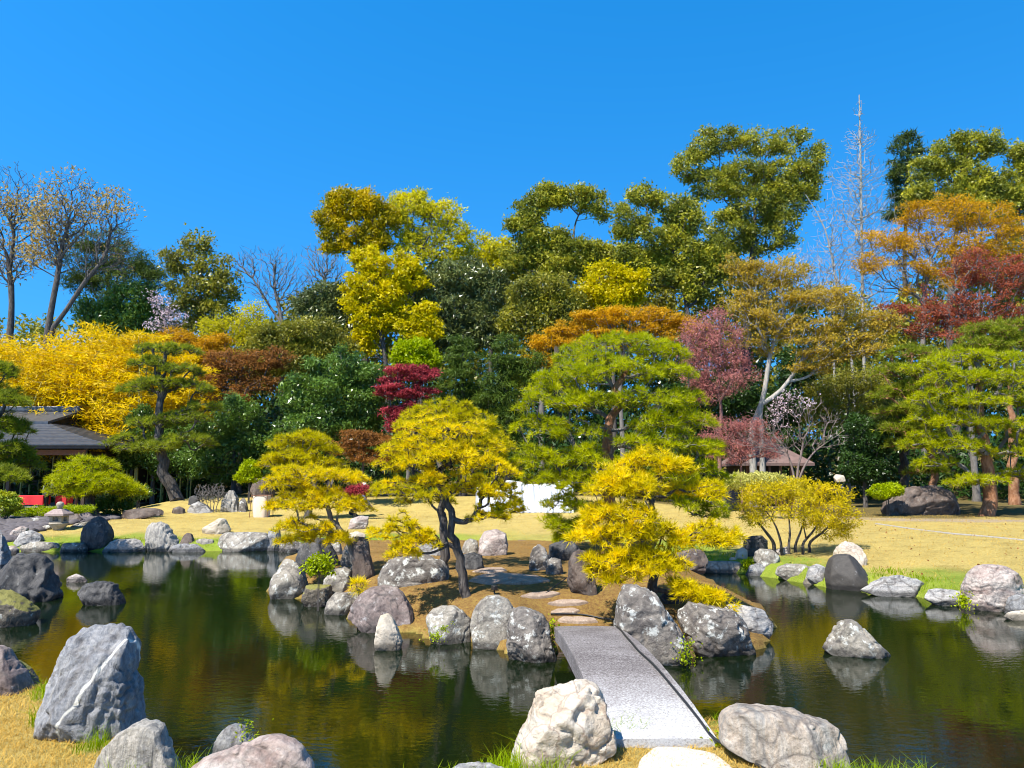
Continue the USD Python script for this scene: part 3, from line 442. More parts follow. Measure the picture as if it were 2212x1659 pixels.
# right shore
rock([(1513, 1226), (1526, 1212), (1560, 1211), (1596, 1213), (1617, 1225), (1606, 1240), (1560, 1240), (1528, 1237)], tan, 'flat brown grey slab at the water right of the island', 1238, seed=73, sub=5, rough=0.03, facet=6)
rock([(1605, 1185), (1610, 1166), (1622, 1158), (1645, 1156), (1657, 1167), (1658, 1192), (1640, 1206), (1612, 1202)], dark, 'blue black rock below the round yellow bush', 1202, seed=74, sub=5)
rock([(1587, 1203), (1592, 1190), (1604, 1181), (1614, 1188), (1614, 1205), (1600, 1208)], cream, 'small cream coloured stone left of the blue black rock', 1207, seed=75, sub=4, rough=0.03)
rock([(1574, 1209), (1580, 1203), (1590, 1204), (1592, 1211)], cream, 'tiny white stone on the flat slab', 1211, seed=76, sub=3)
rock([(1628, 1212), (1632, 1192), (1642, 1185), (1668, 1186), (1684, 1204), (1682, 1222), (1650, 1224)], palich, 'grey tan rock in front of the blue black rock', 1222, seed=77, sub=5)
rock([(1608, 1240), (1620, 1222), (1640, 1215), (1660, 1224), (1674, 1236), (1672, 1244), (1630, 1246)], grey, 'low wet pointed rock at the waterline below the grey tan rock', 1242, seed=78, sub=4)
rock([(1672, 1188), (1684, 1184), (1704, 1180), (1706, 1192), (1698, 1200), (1680, 1198)], pink, 'small white rock right of the grey tan rock', 1198, seed=79, sub=4)
rock([(1674, 1242), (1680, 1224), (1700, 1217), (1740, 1219), (1752, 1226), (1750, 1250), (1710, 1252)], palich, 'brown and grey edging rock along the right shore', 1249, seed=80, sub=5)
rock([(1744, 1250), (1748, 1224), (1768, 1217), (1786, 1226), (1790, 1248), (1770, 1262)], bluew, 'blue white rock between the edging rock and the dark slate boulder', 1257, seed=81, sub=4)
rock([(1733, 1260), (1740, 1246), (1752, 1240), (1768, 1246), (1778, 1260), (1755, 1264)], cream, 'small white stone in the water left of the dark slate boulder', 1262, seed=82, sub=4)
rock([(1800, 1215), (1804, 1193), (1810, 1180), (1826, 1168), (1846, 1172), (1862, 1183), (1868, 1208), (1860, 1225)], pale, 'pale cracked rock standing behind the dark slate boulder', 1222, seed=83, sub=5)
rock([(1786, 1252), (1787, 1230), (1794, 1206), (1806, 1197), (1834, 1195), (1850, 1205), (1866, 1228), (1876, 1254), (1866, 1276), (1830, 1274), (1790, 1268)], slate, 'smooth dark slate boulder on the right shore', 1273, thick=0.5, seed=84, sub=5, rough=0.018, facet=5)
rock([(1851, 1277), (1870, 1266), (1888, 1255), (1918, 1243), (1946, 1241), (1979, 1250), (2006, 1265), (2012, 1282), (1992, 1293), (1930, 1286)], bluew, 'long low white grey rock sloping into the water at right', 1289, seed=85, sub=5, rough=0.05)
rock([(1988, 1290), (2000, 1274), (2030, 1271), (2074, 1276), (2080, 1290), (2078, 1310), (2030, 1302)], bluew, 'low flat grey rock between the sloping white rock and the big pinkish boulder', 1308, seed=86, sub=5)
rock([(2087, 1306), (2088, 1268), (2095, 1246), (2106, 1232), (2116, 1223), (2139, 1217), (2164, 1218), (2180, 1226), (2192, 1242), (2201, 1256), (2205, 1282), (2196, 1322), (2140, 1318)], pink, 'big pinkish boulder on the right shore near the right edge', 1320, thick=0.6, seed=87, sub=6, rough=0.05)
rock([(2172, 1320), (2178, 1290), (2196, 1281), (2230, 1284), (2245, 1310), (2240, 1328), (2200, 1328)], grey, 'grey rock at the right edge beside the big pinkish boulder', 1326, seed=88, sub=4)
rock([(2166, 1332), (2180, 1322), (2210, 1317), (2250, 1320), (2255, 1345), (2200, 1342)], cream, 'flat white stone at the water on the right edge', 1340, seed=89, sub=4)
rock([(1778, 1404), (1788, 1388), (1796, 1374), (1806, 1354), (1824, 1338), (1842, 1338), (1862, 1352), (1883, 1377), (1908, 1400), (1936, 1420), (1888, 1424), (1824, 1418)], palich, 'pointed pale rock standing alone in the water at right', 1419, thick=0.55, seed=90, sub=6, rough=0.05, facet=8)
rock([(1901, 1098), (1908, 1086), (1934, 1070), (1959, 1051), (1996, 1044), (2029, 1048), (2059, 1065), (2073, 1088), (2070, 1112), (1990, 1116), (1909, 1112)], brown, 'very large dark boulder under the pines at right', 1113, thick=0.5, seed=91, sub=6, rough=0.05)
rock([(1562, 1100), (1564, 1066), (1580, 1058), (1594, 1064), (1598, 1102)], dark, 'dark squared rock behind the left side of the round yellow bush', 1103, seed=92, sub=4)
rock([(1815, 1063), (1818, 1045), (1840, 1036), (1868, 1040), (1882, 1060), (1850, 1067)], grey, 'grey rock in the shade below the camellia', 1066, seed=93, sub=4)
rock([(1800, 1030), (1806, 1024), (1822, 1026), (1826, 1036), (1806, 1038)], cream, 'small white stone by the foot of the plum tree', 1040, depth=31, seed=94, sub=3)

# flat stepping stones
def slab(pts, mat, label, th=0.025, seed=0, group='stepping stones of the island path'):
    P = np.array([onto(x, y)[:2] for x, y in pts]); c = P.mean(0); z = ground(*c)
    poly = Polygon(P).buffer(0.03).buffer(-0.02)
    n = 40; ln = poly.exterior; ring = np.array([ln.interpolate(i / n, normalized=True).coords[0] for i in range(n)])
    rng = np.random.default_rng(seed); rows = []
    for s, h in ((1.04, -0.08), (1.0, th - 0.02), (0.93, th), (0.55, th + 0.006), (0.2, th + 0.004)):
        r = c + (ring - c) * s; hh = h + (0.02 * (meshkit.fbm(np.column_stack([r * 5, np.full(n, seed)]), 3) - 0.5) if h > 0 else 0)
        zz = np.array([ground(*q) for q in r]) * 0.5 + z * 0.5
        rows.append(np.column_stack([r, zz + hh]))
    v = np.vstack(rows + [np.array([[*c, z + th + 0.005]])]); f = []
    for k in range(4):
        for i in range(n):
            a, b_ = k * n + i, k * n + (i + 1) % n; f += [(a, b_, b_ + n), (a, b_ + n, a + n)]
    f += [(4 * n + i, 4 * n + (i + 1) % n, 5 * n) for i in range(n)]
    f = np.array(f); area = np.cross(v[f[-1, 1]] - v[f[-1, 0]], v[f[-1, 2]] - v[f[-1, 0]])[2]
    if area < 0: f = f[:, ::-1]
    t = numbered('/World', 'stepping_stone'); loc = np.array([*c, z]); m = usdkit.mesh(stage, t, (v - loc, f), mat, 40); m.AddTranslateOp().Set(Gf.Vec3d(*map(float, loc)))
    data(m.GetPrim(), label, 'stepping stone', group)
step = rockmat('stepping_stone_look', [(0.30, 0.22, 0.17), (0.45, 0.35, 0.28), (0.56, 0.46, 0.39)], scale=5, lichen=0.3, lichen_col=(0.6, 0.54, 0.48), bump=0.3)
slab([(1205, 1342), (1215, 1335), (1250, 1333), (1285, 1337), (1290, 1345), (1250, 1348), (1212, 1347)], step, 'pale stepping stone nearest the far end of the bridge', seed=1)
slab([(1190, 1325), (1205, 1317), (1240, 1316), (1252, 1322), (1240, 1329), (1205, 1330)], step, 'second pale stepping stone from the far end of the bridge', seed=2)
slab([(1183, 1306), (1205, 1299), (1250, 1298), (1270, 1303), (1250, 1309), (1205, 1310)], step, 'third stepping stone from the bridge, dusted with needles', seed=3)
slab([(1124, 1290), (1150, 1281), (1195, 1279), (1210, 1285), (1190, 1291), (1150, 1294)], step, 'stepping stone in the pine shadow beside the thin rod', seed=4)
slab([(1014, 1256), (1040, 1241), (1090, 1238), (1160, 1246), (1190, 1256), (1140, 1263), (1060, 1264)], step, 'long pinkish stone slab across the middle of the island', seed=5)
slab([(1020, 1236), (1045, 1229), (1085, 1228), (1096, 1234), (1070, 1238)], step, 'small stepping stone beside the back slab path', seed=6)
flatpale = plain('pale_step', (0.36, 0.335, 0.29), 0.8, 0.08, 60, 0.25)
slab([(1376, 1672), (1386, 1641), (1413, 1622), (1480, 1620), (1545, 1633), (1580, 1660), (1590, 1690), (1480, 1700), (1385, 1695)], flatpale, 'smooth pale stepping stone at the bottom edge before the bridge', th=0.02, seed=7, group='stepping stones on the near bank')
# ---------------------------------------------------------------- trees
def skeleton(stems, targets, bf=0.35, first=0.35, step=0.35, wob=0.10, down=1.6, seed=0):
    """Grows limbs from the stems to every target, each joined where wood is nearest and the way to the root short."""
    rng = np.random.default_rng(seed); cap = 64 + sum(len(s) for s in stems) + len(targets) * 9
    N = np.zeros((cap, 3)); par = np.full(cap, -1); pl = np.zeros(cap); ok = np.zeros(cap, bool); onstem = np.zeros(cap, bool); n = 0
    for s in stems:
        s = np.asarray(s); L = np.r_[0, np.cumsum(np.linalg.norm(np.diff(s, axis=0), axis=1))]
        for i, p in enumerate(s):
            N[n] = p; par[n] = n - 1 if i else -1; pl[n] = L[i]; ok[n] = L[i] >= first * L[-1]; onstem[n] = True; n += 1
    d0 = cKDTree(N[:n][ok[:n]]).query(targets)[0]; tip = np.zeros(cap, bool)
    for t in targets[np.argsort(d0)]:
        v = N[:n] - t; dist = np.sqrt((v * v).sum(1))
        cost = dist * (1 + 0) + bf * pl[:n] + down * np.maximum(v[:, 2], 0); cost[~ok[:n]] = 1e9
        k = int(np.argmin(cost)); m = min(8, max(1, int(dist[k] / step)))
        a = N[k]; off = rng.normal(size=3) * dist[k] * wob; prev = k
        for i in range(1, m + 1):
            f = i / m; p = a + (t - a) * f + off * math.sin(math.pi * f)
            N[n] = p; par[n] = prev; pl[n] = pl[prev] + np.linalg.norm(p - N[prev]); ok[n] = True; prev = n; n += 1
        tip[n - 1] = True
    return N[:n], par[:n], onstem[:n], tip[:n]
def wood(N, par, onstem, rt, power=2.3, rmax=None):
    n = len(N); acc = np.zeros(n); has = np.zeros(n, bool)
    for i in range(n - 1, -1, -1):
        if acc[i] == 0: acc[i] = rt ** power
        if par[i] >= 0: acc[par[i]] += acc[i]
    r = acc ** (1 / power)
    return np.minimum(r, rmax) if rmax else r
def limbs_mesh(N, par, onstem, r, k=4):
    e = np.nonzero((par >= 0) & ~onstem)[0]
    p = par[e]; r0 = np.minimum(r[p], r[e] * 1.5)
    big = r[e] > 0.03
    return join(tubes(N[p[big]], N[e[big]], r0[big], r[e[big]], 6), tubes(N[p[~big]], N[e[~big]], r0[~big], r[e[~big]], k if k else 3))
def leaves(P, out, L, W, rng, up=0.4, outw=0.6, droop=0.0, jit=0.35, tri=False):
    """Leaf blades folded along the midrib, one diamond each."""
    n = len(P); t = unit(rng.normal(size=(n, 3)) + out * outw + np.array([0, 0, -droop]))
    nn = rng.normal(size=(n, 3)) * 1.2 + np.array([0, 0, up * 1.5]) + out * 0.5; s = unit(np.cross(t, nn)); nn = unit(np.cross(s, t))
    l = (L * (1 + jit * rng.uniform(-1, 1, n)))[:, None]; w = (W * (1 + jit * rng.uniform(-1, 1, n)))[:, None]
    if tri:
        v = np.stack([P - s * w * 0.5, P + s * w * 0.5, P + t * l], 1).reshape(-1, 3); return v, np.arange(n * 3).reshape(-1, 3)
    v = np.stack([P, P + t * l * 0.48 + s * w * 0.5 + nn * w * 0.14, P + t * l, P + t * l * 0.48 - s * w * 0.5 + nn * w * 0.14], 1).reshape(-1, 3)
    b = np.arange(n)[:, None] * 4
    return v, np.concatenate([b + [0, 1, 2], b + [0, 2, 3]], 1).reshape(-1, 3)
def in_lobes(lobes, d, n, rng, shell=0.5, ydep=0.85):
    """Points spread through a crown made of uneven lobes; returns the points and the way out of their lobe."""
    w = np.array([(l[2] * l[3]) for l in lobes], float); w /= w.sum(); P, O = [], []
    for l, k in zip(lobes, rng.multinomial(n, w)):
        dd = l[4] if len(l) > 4 else 0.0
        c = at(l[0], l[1], d + dd); m = d / F; rad = np.array([l[2] * m, l[2] * m * ydep, l[3] * m])
        u = unit(rng.normal(size=(k, 3))); r = shell + (1 - shell) * rng.uniform(0, 1, k) ** 0.7
        lump = 0.72 + 0.62 * (meshkit.fbm(u * 2.2 + c * 3.1, 3, 3) - 0.12)
        P.append(c + u * rad * (r * lump)[:, None]); O.append(u)
    return np.vstack(P), np.vstack(O)
def px_line(pts, d, n=14, base=True, wob=0.0, seed=0):
    """A stem drawn through points of the picture at one distance, rooted in the ground below its first point."""
    p = [at(q[0], q[1], d + (q[2] if len(q) > 2 else 0)) for q in pts]
    if base:
        z = ground(p[0][0], p[0][1]) - 0.15
        if p[0][2] - z > 0.25: p = [np.array([p[0][0], p[0][1], z])] + p
        else: p[0] = np.array([p[0][0], p[0][1], z])
    c = curve(p, n)
    if wob: c[1:-1] += np.random.default_rng(seed).normal(size=(n - 2, 3)) * wob
    return c
def barkmat(name, stops, scale=6.0, stretch=(3, 3, 0.5), bump=1.0):
    n = len(stops); stops = [tuple(0.55 * x for x in c) for c in stops]
    return MAT(name, {'tc': ('texture_coordinate', {}), 'mp': ('mapping', {'scale': stretch}), 'n': ('noise_texture', {'scale': scale, 'detail': 7, 'roughness': 0.7, 'distortion': 0.5}),
        'v': ('voronoi_texture', {'feature': 'distance_to_edge', 'scale': scale * 1.6}), 'vm': ('math', {'math_type': 'multiply_add', 'value2': 0.5}),
        'r': ('rgb_ramp', {'ramp': [(0.25 + 0.5 * i / (n - 1), c) for i, c in enumerate(stops)]}), 'b': ('bump', {'strength': bump, 'distance': 0.03}),
        'p': ('principled_bsdf', {'roughness': 0.85, 'specular_ior_level': 0.2})},
        [('tc.object', 'mp.vector'), ('mp.vector', 'n.vector'), ('mp.vector', 'v.vector'), ('v.distance', 'vm.value1'), ('n.fac', 'vm.value3'), ('n.fac', 'r.fac'), ('vm.value', 'b.height'), ('r.color', 'p.base_color'), ('b.normal', 'p.normal')], surface='p.BSDF')
bark_dark = barkmat('dark_bark', [(0.025, 0.022, 0.02), (0.07, 0.06, 0.052), (0.16, 0.14, 0.125), (0.30, 0.28, 0.25)])
bark_grey = barkmat('grey_bark', [(0.10, 0.09, 0.08), (0.22, 0.20, 0.18), (0.36, 0.33, 0.30)])
bark_pale = barkmat('pale_bark', [(0.22, 0.20, 0.17), (0.42, 0.39, 0.34), (0.58, 0.55, 0.5)], 4)
bark_white = barkmat('whitish_bark', [(0.34, 0.32, 0.30), (0.52, 0.50, 0.48), (0.66, 0.64, 0.62)], 4)
bark_red = barkmat('red_pine_bark', [(0.10, 0.05, 0.03), (0.30, 0.13, 0.06), (0.46, 0.24, 0.13), (0.52, 0.38, 0.28)], 4, (2, 2, 0.8))
twig_pink = barkmat('reddish_twigs', [(0.16, 0.07, 0.06), (0.28, 0.14, 0.12), (0.40, 0.26, 0.23)])

def broken(lobes, rng, airy=False):
    """Splits every lobe of a crown into a core and smaller clumps round it, so that its outline is ragged and gaps open between."""
    out = []
    for l in lobes:
        dd = l[4] if len(l) > 4 else 0.0; out.append((l[0], l[1], l[2] * 0.82, l[3] * 0.82, dd))
        for _ in range(7):
            a = rng.uniform(0, 2 * math.pi); r = rng.uniform(0.65, 0.98); q = rng.uniform(0.2, 0.4)
            out.append((l[0] + l[2] * r * math.cos(a), l[1] + l[3] * r * math.sin(a), l[2] * q * (1.25 if airy else 1), max(l[3] * q * (0.75 if airy else 1), 5), dd + rng.uniform(-1, 1) * l[2] * 36 / F * 0.6))
    return out
def tree(name, label, cat, stems, lobes, d, mat, n_leaf=14000, n_tw=260, leaf=(0.22, 0.12), bark=None, r0=0.22, rt=0.014, clump=0.45, shell=0.45, up=0.4, outw=0.6, droop=0.0, flat=0.7,
         bf=0.35, first=0.35, down=1.6, seed=0, ydep=0.85, group=None, wob=0.10, kt=3, part='crown', leafon=1.0, step=None, swob=0.0, fill=0.0):
    rng = np.random.default_rng(seed + 77); m = d / F
    if n_leaf >= 5000 and d > 30: n_tw = int(n_tw * 1.35); clump *= 0.72; n_leaf = int(n_leaf * 1.5); leaf = (leaf[0] * 0.84, leaf[1] * 0.86); lobes = broken(lobes, rng, airy=flat < 0.5)
    S = [px_line(s, d, 16, wob=swob, seed=seed + i) for i, s in enumerate(stems)]
    T, O = in_lobes(lobes, d, n_tw, rng, shell, ydep)
    N, par, ons, tip = skeleton(S, T, bf, first, step or max(0.25, 14 * m), wob, down, seed)
    r = wood(N, par, ons, rt, 2.25, r0 * 0.7)
    t = Thing(name, label, cat, (S[0][0][0], S[0][0][1], ground(S[0][0][0], S[0][0][1])), group)
    i = 0; tr = []
    for j, s in enumerate(S):
        n = len(s); lin = (r0 if j == 0 else r0 * 0.75) * np.linspace(1, 0.22, n) ** 0.9; lin[0] *= 1.35
        rr = np.maximum(lin, np.minimum(r[i:i + n], lin * 1.3)); i += n; tr.append(polytube(s, rr, 9, 0.18, seed))
    t.part('trunk', join(*tr), bark or bark_dark, True)
    t.part('limbs', limbs_mesh(N, par, ons, r, kt), bark or bark_dark, False)
    if n_leaf:
        C = N[tip & ~ons]; Oc = O[cKDTree(T).query(C)[1]]
        if leafon < 1: k = meshkit.fbm(C * 0.35 + seed, 3, seed) ; keep = k > np.quantile(k, 1 - leafon); C, Oc = C[keep], Oc[keep]
        idx = rng.integers(0, len(C), n_leaf)
        P = C[idx] + rng.normal(size=(n_leaf, 3)) * np.array([clump, clump, clump * flat])
        if fill: 
            kf = int(n_leaf * fill); Pf, Of = in_lobes(lobes, d, kf, rng, 0.75, ydep); P[:kf] = Pf; idx[:kf] = cKDTree(C).query(Pf)[1]
        t.part(part, leaves(P, Oc[idx], leaf[0], leaf[1], rng, up, outw, droop, tri=d > 30), mat, kind='stuff')
    return t

def tufts(P, axis, L, W, n, rng, spread=0.75):
    n = int(round(n * 0.78)); W = W * 1.18
    """Bunches of pine needles: n thin blades fanning out of each point."""
    k = len(P); L = L * 1.0; a = np.repeat(unit(axis), n, 0); t = unit(a + rng.normal(size=(k * n, 3)) * spread)
    s = unit(np.cross(t, rng.normal(size=(k * n, 3)))); B = np.repeat(P, n, 0) + t * 0.01
    l = (L * rng.uniform(0.65, 1.15, k * n))[:, None]; w = W * 0.5
    v = np.stack([B - s * w, B + s * w, B + t * l + np.array([0, 0, -0.06 * L])], 1).reshape(-1, 3)
    return v, np.arange(k * n * 3).reshape(-1, 3)
def pine(name, label, stems, pads, d, mat, n_tuft=2200, needle=(0.11, 0.009), per=16, bark=None, r0=0.09, rt=0.004, seed=0, first=0.2, bf=0.25, group=None, ydep=0.85, twig=None, cat='pine tree', spread=0.75, part='needle_pad', dens=1.0):
    """A trained pine: a bent trunk, limbs to every cloud of needles, one part to each cloud."""
    rng = np.random.default_rng(seed + 500); m = d / F
    S = [px_line(s, d, 22, seed=seed, wob=r0 * 0.22) for s in stems]
    w = np.array([p[2] * p[3] ** 0.6 for p in pads], float); w /= w.sum(); T, own, AX = [], [], []
    for i, (p, k) in enumerate(zip(pads, np.maximum(24, (w * n_tuft * 1.35).astype(int)))):
        c = at(p[0], p[1], d + (p[4] if len(p) > 4 else 0)); R = np.array([p[2] * 1.08, p[2] * 1.08 * ydep, p[3] * 1.15]) * m
        nc = max(6, k // 8); th = rng.uniform(0, 2 * np.pi, nc); rr = np.sqrt(rng.uniform(0, 1, nc)); lump = 0.78 + 0.44 * meshkit.fbm(np.column_stack([np.cos(th) * 1.7, np.sin(th) * 1.7, np.full(nc, seed + i * 1.7)]), 2, 5)
        x, y = np.cos(th) * rr * lump, np.sin(th) * rr * lump
        dome = np.sqrt(np.maximum(1 - (rr * 0.97) ** 2, 0)); z = dome * rng.uniform(0.05, 1.0, nc) ** 0.6 * 1.15 - 0.45 - 0.25 * rr ** 2
        z += 0.6 * (meshkit.fbm(np.column_stack([x * 2.6, y * 2.6, np.full(nc, i * 3.3 + seed)]), 2, 8) - 0.5)
        cc = np.column_stack([x, y, z]); ci = rng.integers(0, nc, k); u = unit(rng.normal(size=(k, 3))); u[:, 2] = np.abs(u[:, 2]) * 0.8 - 0.15
        sp = needle[0] * rng.uniform(0.35, 1.15, k)
        T.append(c + cc[ci] * R + u * sp[:, None] + 0.0); own += [i] * k
        AX.append(np.column_stack([cc[ci, 0] * 0.5, cc[ci, 1] * 0.5, 0.55 + 0 * x[ci]]) + u * 0.7)
    T = np.vstack(T); own = np.array(own); AX = np.vstack(AX)
    N, par, ons, tip = skeleton(S, T, bf, first, max(0.07, 9 * m), 0.13, 0.5, seed)
    r = wood(N, par, ons, rt, 2.35, r0 * 0.62)
    t = Thing(name, label, cat, (S[0][0][0], S[0][0][1], ground(S[0][0][0], S[0][0][1])), group)
    tr, i = [], 0
    for j, s in enumerate(S):
        n = len(s); lin = (r0 if j == 0 else r0 * 0.7) * np.linspace(1, 0.30, n); lin[0] *= 1.3
        rr = np.maximum(lin, np.minimum(r[i:i + n], lin * 1.15)); i += n; tr.append(polytube(s, rr, 12, 0.28, seed))
    t.part('trunk', join(*tr), bark or bark_dark, True)
    t.part('limbs', limbs_mesh(N, par, ons, r, 3), twig or bark or bark_dark)
    for i in range(len(pads)):
        k = own == i
        P = T[k]; A = AX[k] + rng.normal(size=(k.sum(), 3)) * 0.35
        t.part(part, tufts(P, A, needle[0], needle[1], per, rng, spread), mat, kind='stuff')
    return t

def shrub(name, label, cat, lobes, d, mat, n_leaf=5000, leaf=(0.06, 0.035), stem_px=None, bark=None, seed=0, shell=0.7, up=0.5, r0=0.03, nst=5, clump=0.06, n_tw=90, group=None, droop=0.0, outw=0.6, fill=0.5):
    cx = np.mean([l[0] for l in lobes]); bot = max(l[1] + l[3] for l in lobes)
    rng = np.random.default_rng(seed)
    b = stem_px or (cx, bot)
    stems = [[(b[0] + rng.uniform(-0.2, 0.2) * lobes[0][2] * .6, b[1]), (b[0] + rng.uniform(-0.5, 0.5) * lobes[0][2], b[1] - 0.5 * (bot - min(l[1] - l[3] for l in lobes)))] for _ in range(nst)]
    return tree(name, label, cat, stems, lobes, d, mat, n_leaf, n_tw, leaf, bark, r0, 0.004, clump, shell, up, outw, droop, 0.8, 0.3, 0.2, 1.0, seed, group=group, fill=fill, part='foliage')

# leaf colours
needle_yellow = leafmat('yellow_needles', [(0.34, 0.28, 0.010), (0.62, 0.46, 0.010), (0.76, 0.54, 0.010), (0.74, 0.46, 0.016)], 0.42, 0.45, nscale=3.0)
needle_lime = leafmat('lime_needles', [(0.17, 0.19, 0.010), (0.36, 0.35, 0.012), (0.54, 0.48, 0.014), (0.50, 0.42, 0.02)], 0.42, 0.45, nscale=2.0)
needle_green = leafmat('green_needles', [(0.10, 0.12, 0.016), (0.20, 0.22, 0.02), (0.32, 0.30, 0.024), (0.28, 0.25, 0.02)], 0.35, 0.45, nscale=2.0)
needle_olive = leafmat('olive_needles', [(0.26, 0.23, 0.014), (0.46, 0.38, 0.016), (0.58, 0.45, 0.018)], 0.42, 0.45, nscale=2.0)
needle_dark = leafmat('dark_needles', [(0.03, 0.045, 0.012), (0.08, 0.10, 0.02), (0.16, 0.17, 0.025)], 0.3, 0.45)
# trained pines of the garden
pine('island_pine', 'yellow needled pine with a slanting dark trunk in the middle of the island', [[(1010, 1296), (1000, 1245), (990, 1190), (978, 1148), (968, 1098), (958, 1060), (943, 1036), (935, 1005), (950, 960)]],
     [(955, 925, 95, 34, 0.1), (905, 965, 75, 34, -0.2), (1015, 965, 75, 36, 0.2), (870, 1005, 55, 26, -0.1), (1050, 1010, 60, 30, -0.2), (955, 985, 80, 34, -0.35), (900, 1040, 62, 24, -0.25), (1080, 1060, 48, 32, 0.0), (1020, 1055, 50, 24, -0.3),
      (1100, 1095, 34, 24, -0.1), (1055, 1110, 40, 24, -0.25), (860, 1140, 58, 32, -0.1), (905, 1170, 50, 30, -0.2), (870, 1195, 34, 18, -0.3)], 11.6, needle_yellow, 2900, (0.085, 0.0085), 15, r0=0.085, seed=1)
pine('island_pine', 'olive yellow pine rising just behind the slanting central pine', [[(962, 1206), (958, 1150), (956, 1090), (950, 1020), (965, 940)]],
     [(960, 885, 75, 26), (905, 910, 55, 26), (1010, 910, 65, 30), (1050, 950, 55, 32), (1075, 1000, 40, 32), (870, 960, 40, 28), (850, 1060, 55, 22), (920, 1075, 60, 22), (1040, 1040, 50, 24)], 13.6, needle_olive, 2000, (0.095, 0.0085), 15, r0=0.10, seed=2)
pine('island_pine', 'small yellow pine with zigzag trunk and three flat tiers, left on the island', [[(764, 1206), (757, 1186), (740, 1152), (722, 1126), (712, 1104), (704, 1085), (690, 1062), (676, 1038)]],
     [(665, 1022, 75, 22, 0.0), (735, 1030, 48, 18, 0.1), (618, 1042, 40, 18, -0.1), (640, 1082, 62, 22, -0.1), (715, 1085, 58, 24, -0.2), (765, 1092, 34, 18, 0.0), (600, 1095, 30, 14, 0), (690, 1060, 40, 14, 0.2), (655, 1135, 52, 22, -0.2), (705, 1155, 45, 22, -0.1), (640, 1165, 36, 16, -.2), (735, 1165, 26, 16, -.1)],
     13.9, needle_yellow, 1900, (0.10, 0.0095), 15, r0=0.075, seed=3, bark=bark_grey, twig=bark_grey)
pine('island_pine', 'golden pine with spreading tiers beside the bridge, right of the island', [[(1410, 1284), (1406, 1240), (1398, 1200), (1405, 1150), (1412, 1110), (1405, 1070), (1406, 1050), (1416, 1034), (1430, 1020)]],
     [(1395, 1000, 75, 24, 0.1), (1450, 1010, 45, 20, 0.0), (1340, 1025, 50, 24, -0.1), (1310, 1055, 44, 24, -0.2), (1375, 1055, 50, 26, -0.3), (1300, 1115, 40, 26, -0.2), (1355, 1110, 58, 28, -0.35), (1285, 1155, 42, 28, -0.3), (1345, 1150, 50, 26, -0.4), (1420, 1150, 40, 22, -0.3),
      (1535, 1060, 42, 20, 0.1), (1480, 1060, 36, 16, 0.2), (1520, 1155, 55, 30, -0.2), (1570, 1165, 30, 22, -0.1), (1470, 1165, 34, 22, -0.2), (1320, 1205, 54, 32, -0.45), (1390, 1215, 52, 32, -0.5), (1445, 1215, 38, 28, -0.4), (1290, 1240, 22, 16, -0.4), (1355, 1245, 40, 20, -0.5),
      (1500, 1280, 34, 24, -0.6), (1465, 1275, 26, 18, -0.5), (1540, 1305, 34, 22, -0.7), (1530, 1330, 20, 12, -0.75)], 11.0, needle_yellow, 3000, (0.115, 0.0095), 16, r0=0.085, seed=4)
pine('garden_pine', 'large bright green pine with an orange red trunk behind the island', [[(1332, 1190), (1322, 1090), (1314, 1010), (1318, 985), (1313, 955), (1318, 925), (1330, 895), (1338, 872), (1330, 840), (1352, 812), (1345, 780)]],
     [(1335, 745, 110, 22, 0.2), (1260, 770, 60, 22, 0), (1420, 760, 60, 22, 0), (1240, 810, 75, 28, -0.3), (1330, 800, 80, 26, -0.7), (1435, 805, 60, 26, -0.2), (1190, 830, 50, 24, 0), (1200, 865, 75, 28, -0.4), (1270, 870, 60, 26, -0.8), (1390, 860, 70, 26, -0.7), (1470, 865, 50, 26, -0.2),
      (1165, 915, 48, 26, -0.2), (1225, 930, 65, 28, -0.6), (1410, 915, 60, 28, -0.7), (1490, 905, 45, 30, -0.3), (1380, 950, 45, 22, -1.0), (1450, 960, 70, 28, -0.7), (1520, 970, 42, 28, -0.2), (1160, 985, 46, 28, -0.3), (1215, 995, 60, 30, -0.7), (1280, 985, 44, 26, -1.0),
      (1180, 1035, 55, 26, -0.5), (1255, 1045, 60, 28, -0.9), (1510, 1025, 55, 24, -0.4), (1440, 1030, 60, 24, -0.6), (1560, 1040, 26, 14, 0), (1225, 1090, 50, 24, -0.5), (1200, 1130, 36, 22, -0.3), (1250, 1140, 40, 26, -0.5), (1210, 1165, 30, 18, -0.3), (1500, 1085, 60, 26, -0.3), (1540, 1110, 32, 18, -0.1)],
     17.2, needle_lime, 5200, (0.15, 0.012), 15, bark=bark_red, r0=0.19, seed=5, twig=bark_grey, rt=0.005)
pine('garden_pine', 'tall dark trunked pine leaning at its foot, behind the lawn at left', [[(384, 1080), (370, 1056), (357, 1030), (350, 998), (349, 965), (343, 928), (345, 885), (350, 850), (347, 810), (356, 775)]],
     [(350, 752, 48, 12, 0), (395, 758, 38, 12, 0.3), (330, 785, 42, 16, -.3), (390, 800, 50, 14, 0), (345, 825, 55, 16, -0.5), (410, 835, 45, 18, 0), (300, 840, 36, 14, 0), (320, 915, 44, 16, -0.4), (400, 905, 55, 20, 0), (285, 950, 42, 16, 0), (340, 965, 40, 14, -0.8), (405, 950, 50, 18, -0.4), (300, 968, 40, 12, -0.4), (440, 880, 36, 14, 0.3)],
     35.5, needle_green, 2600, (0.24, 0.022), 13, r0=0.30, seed=6, rt=0.012)
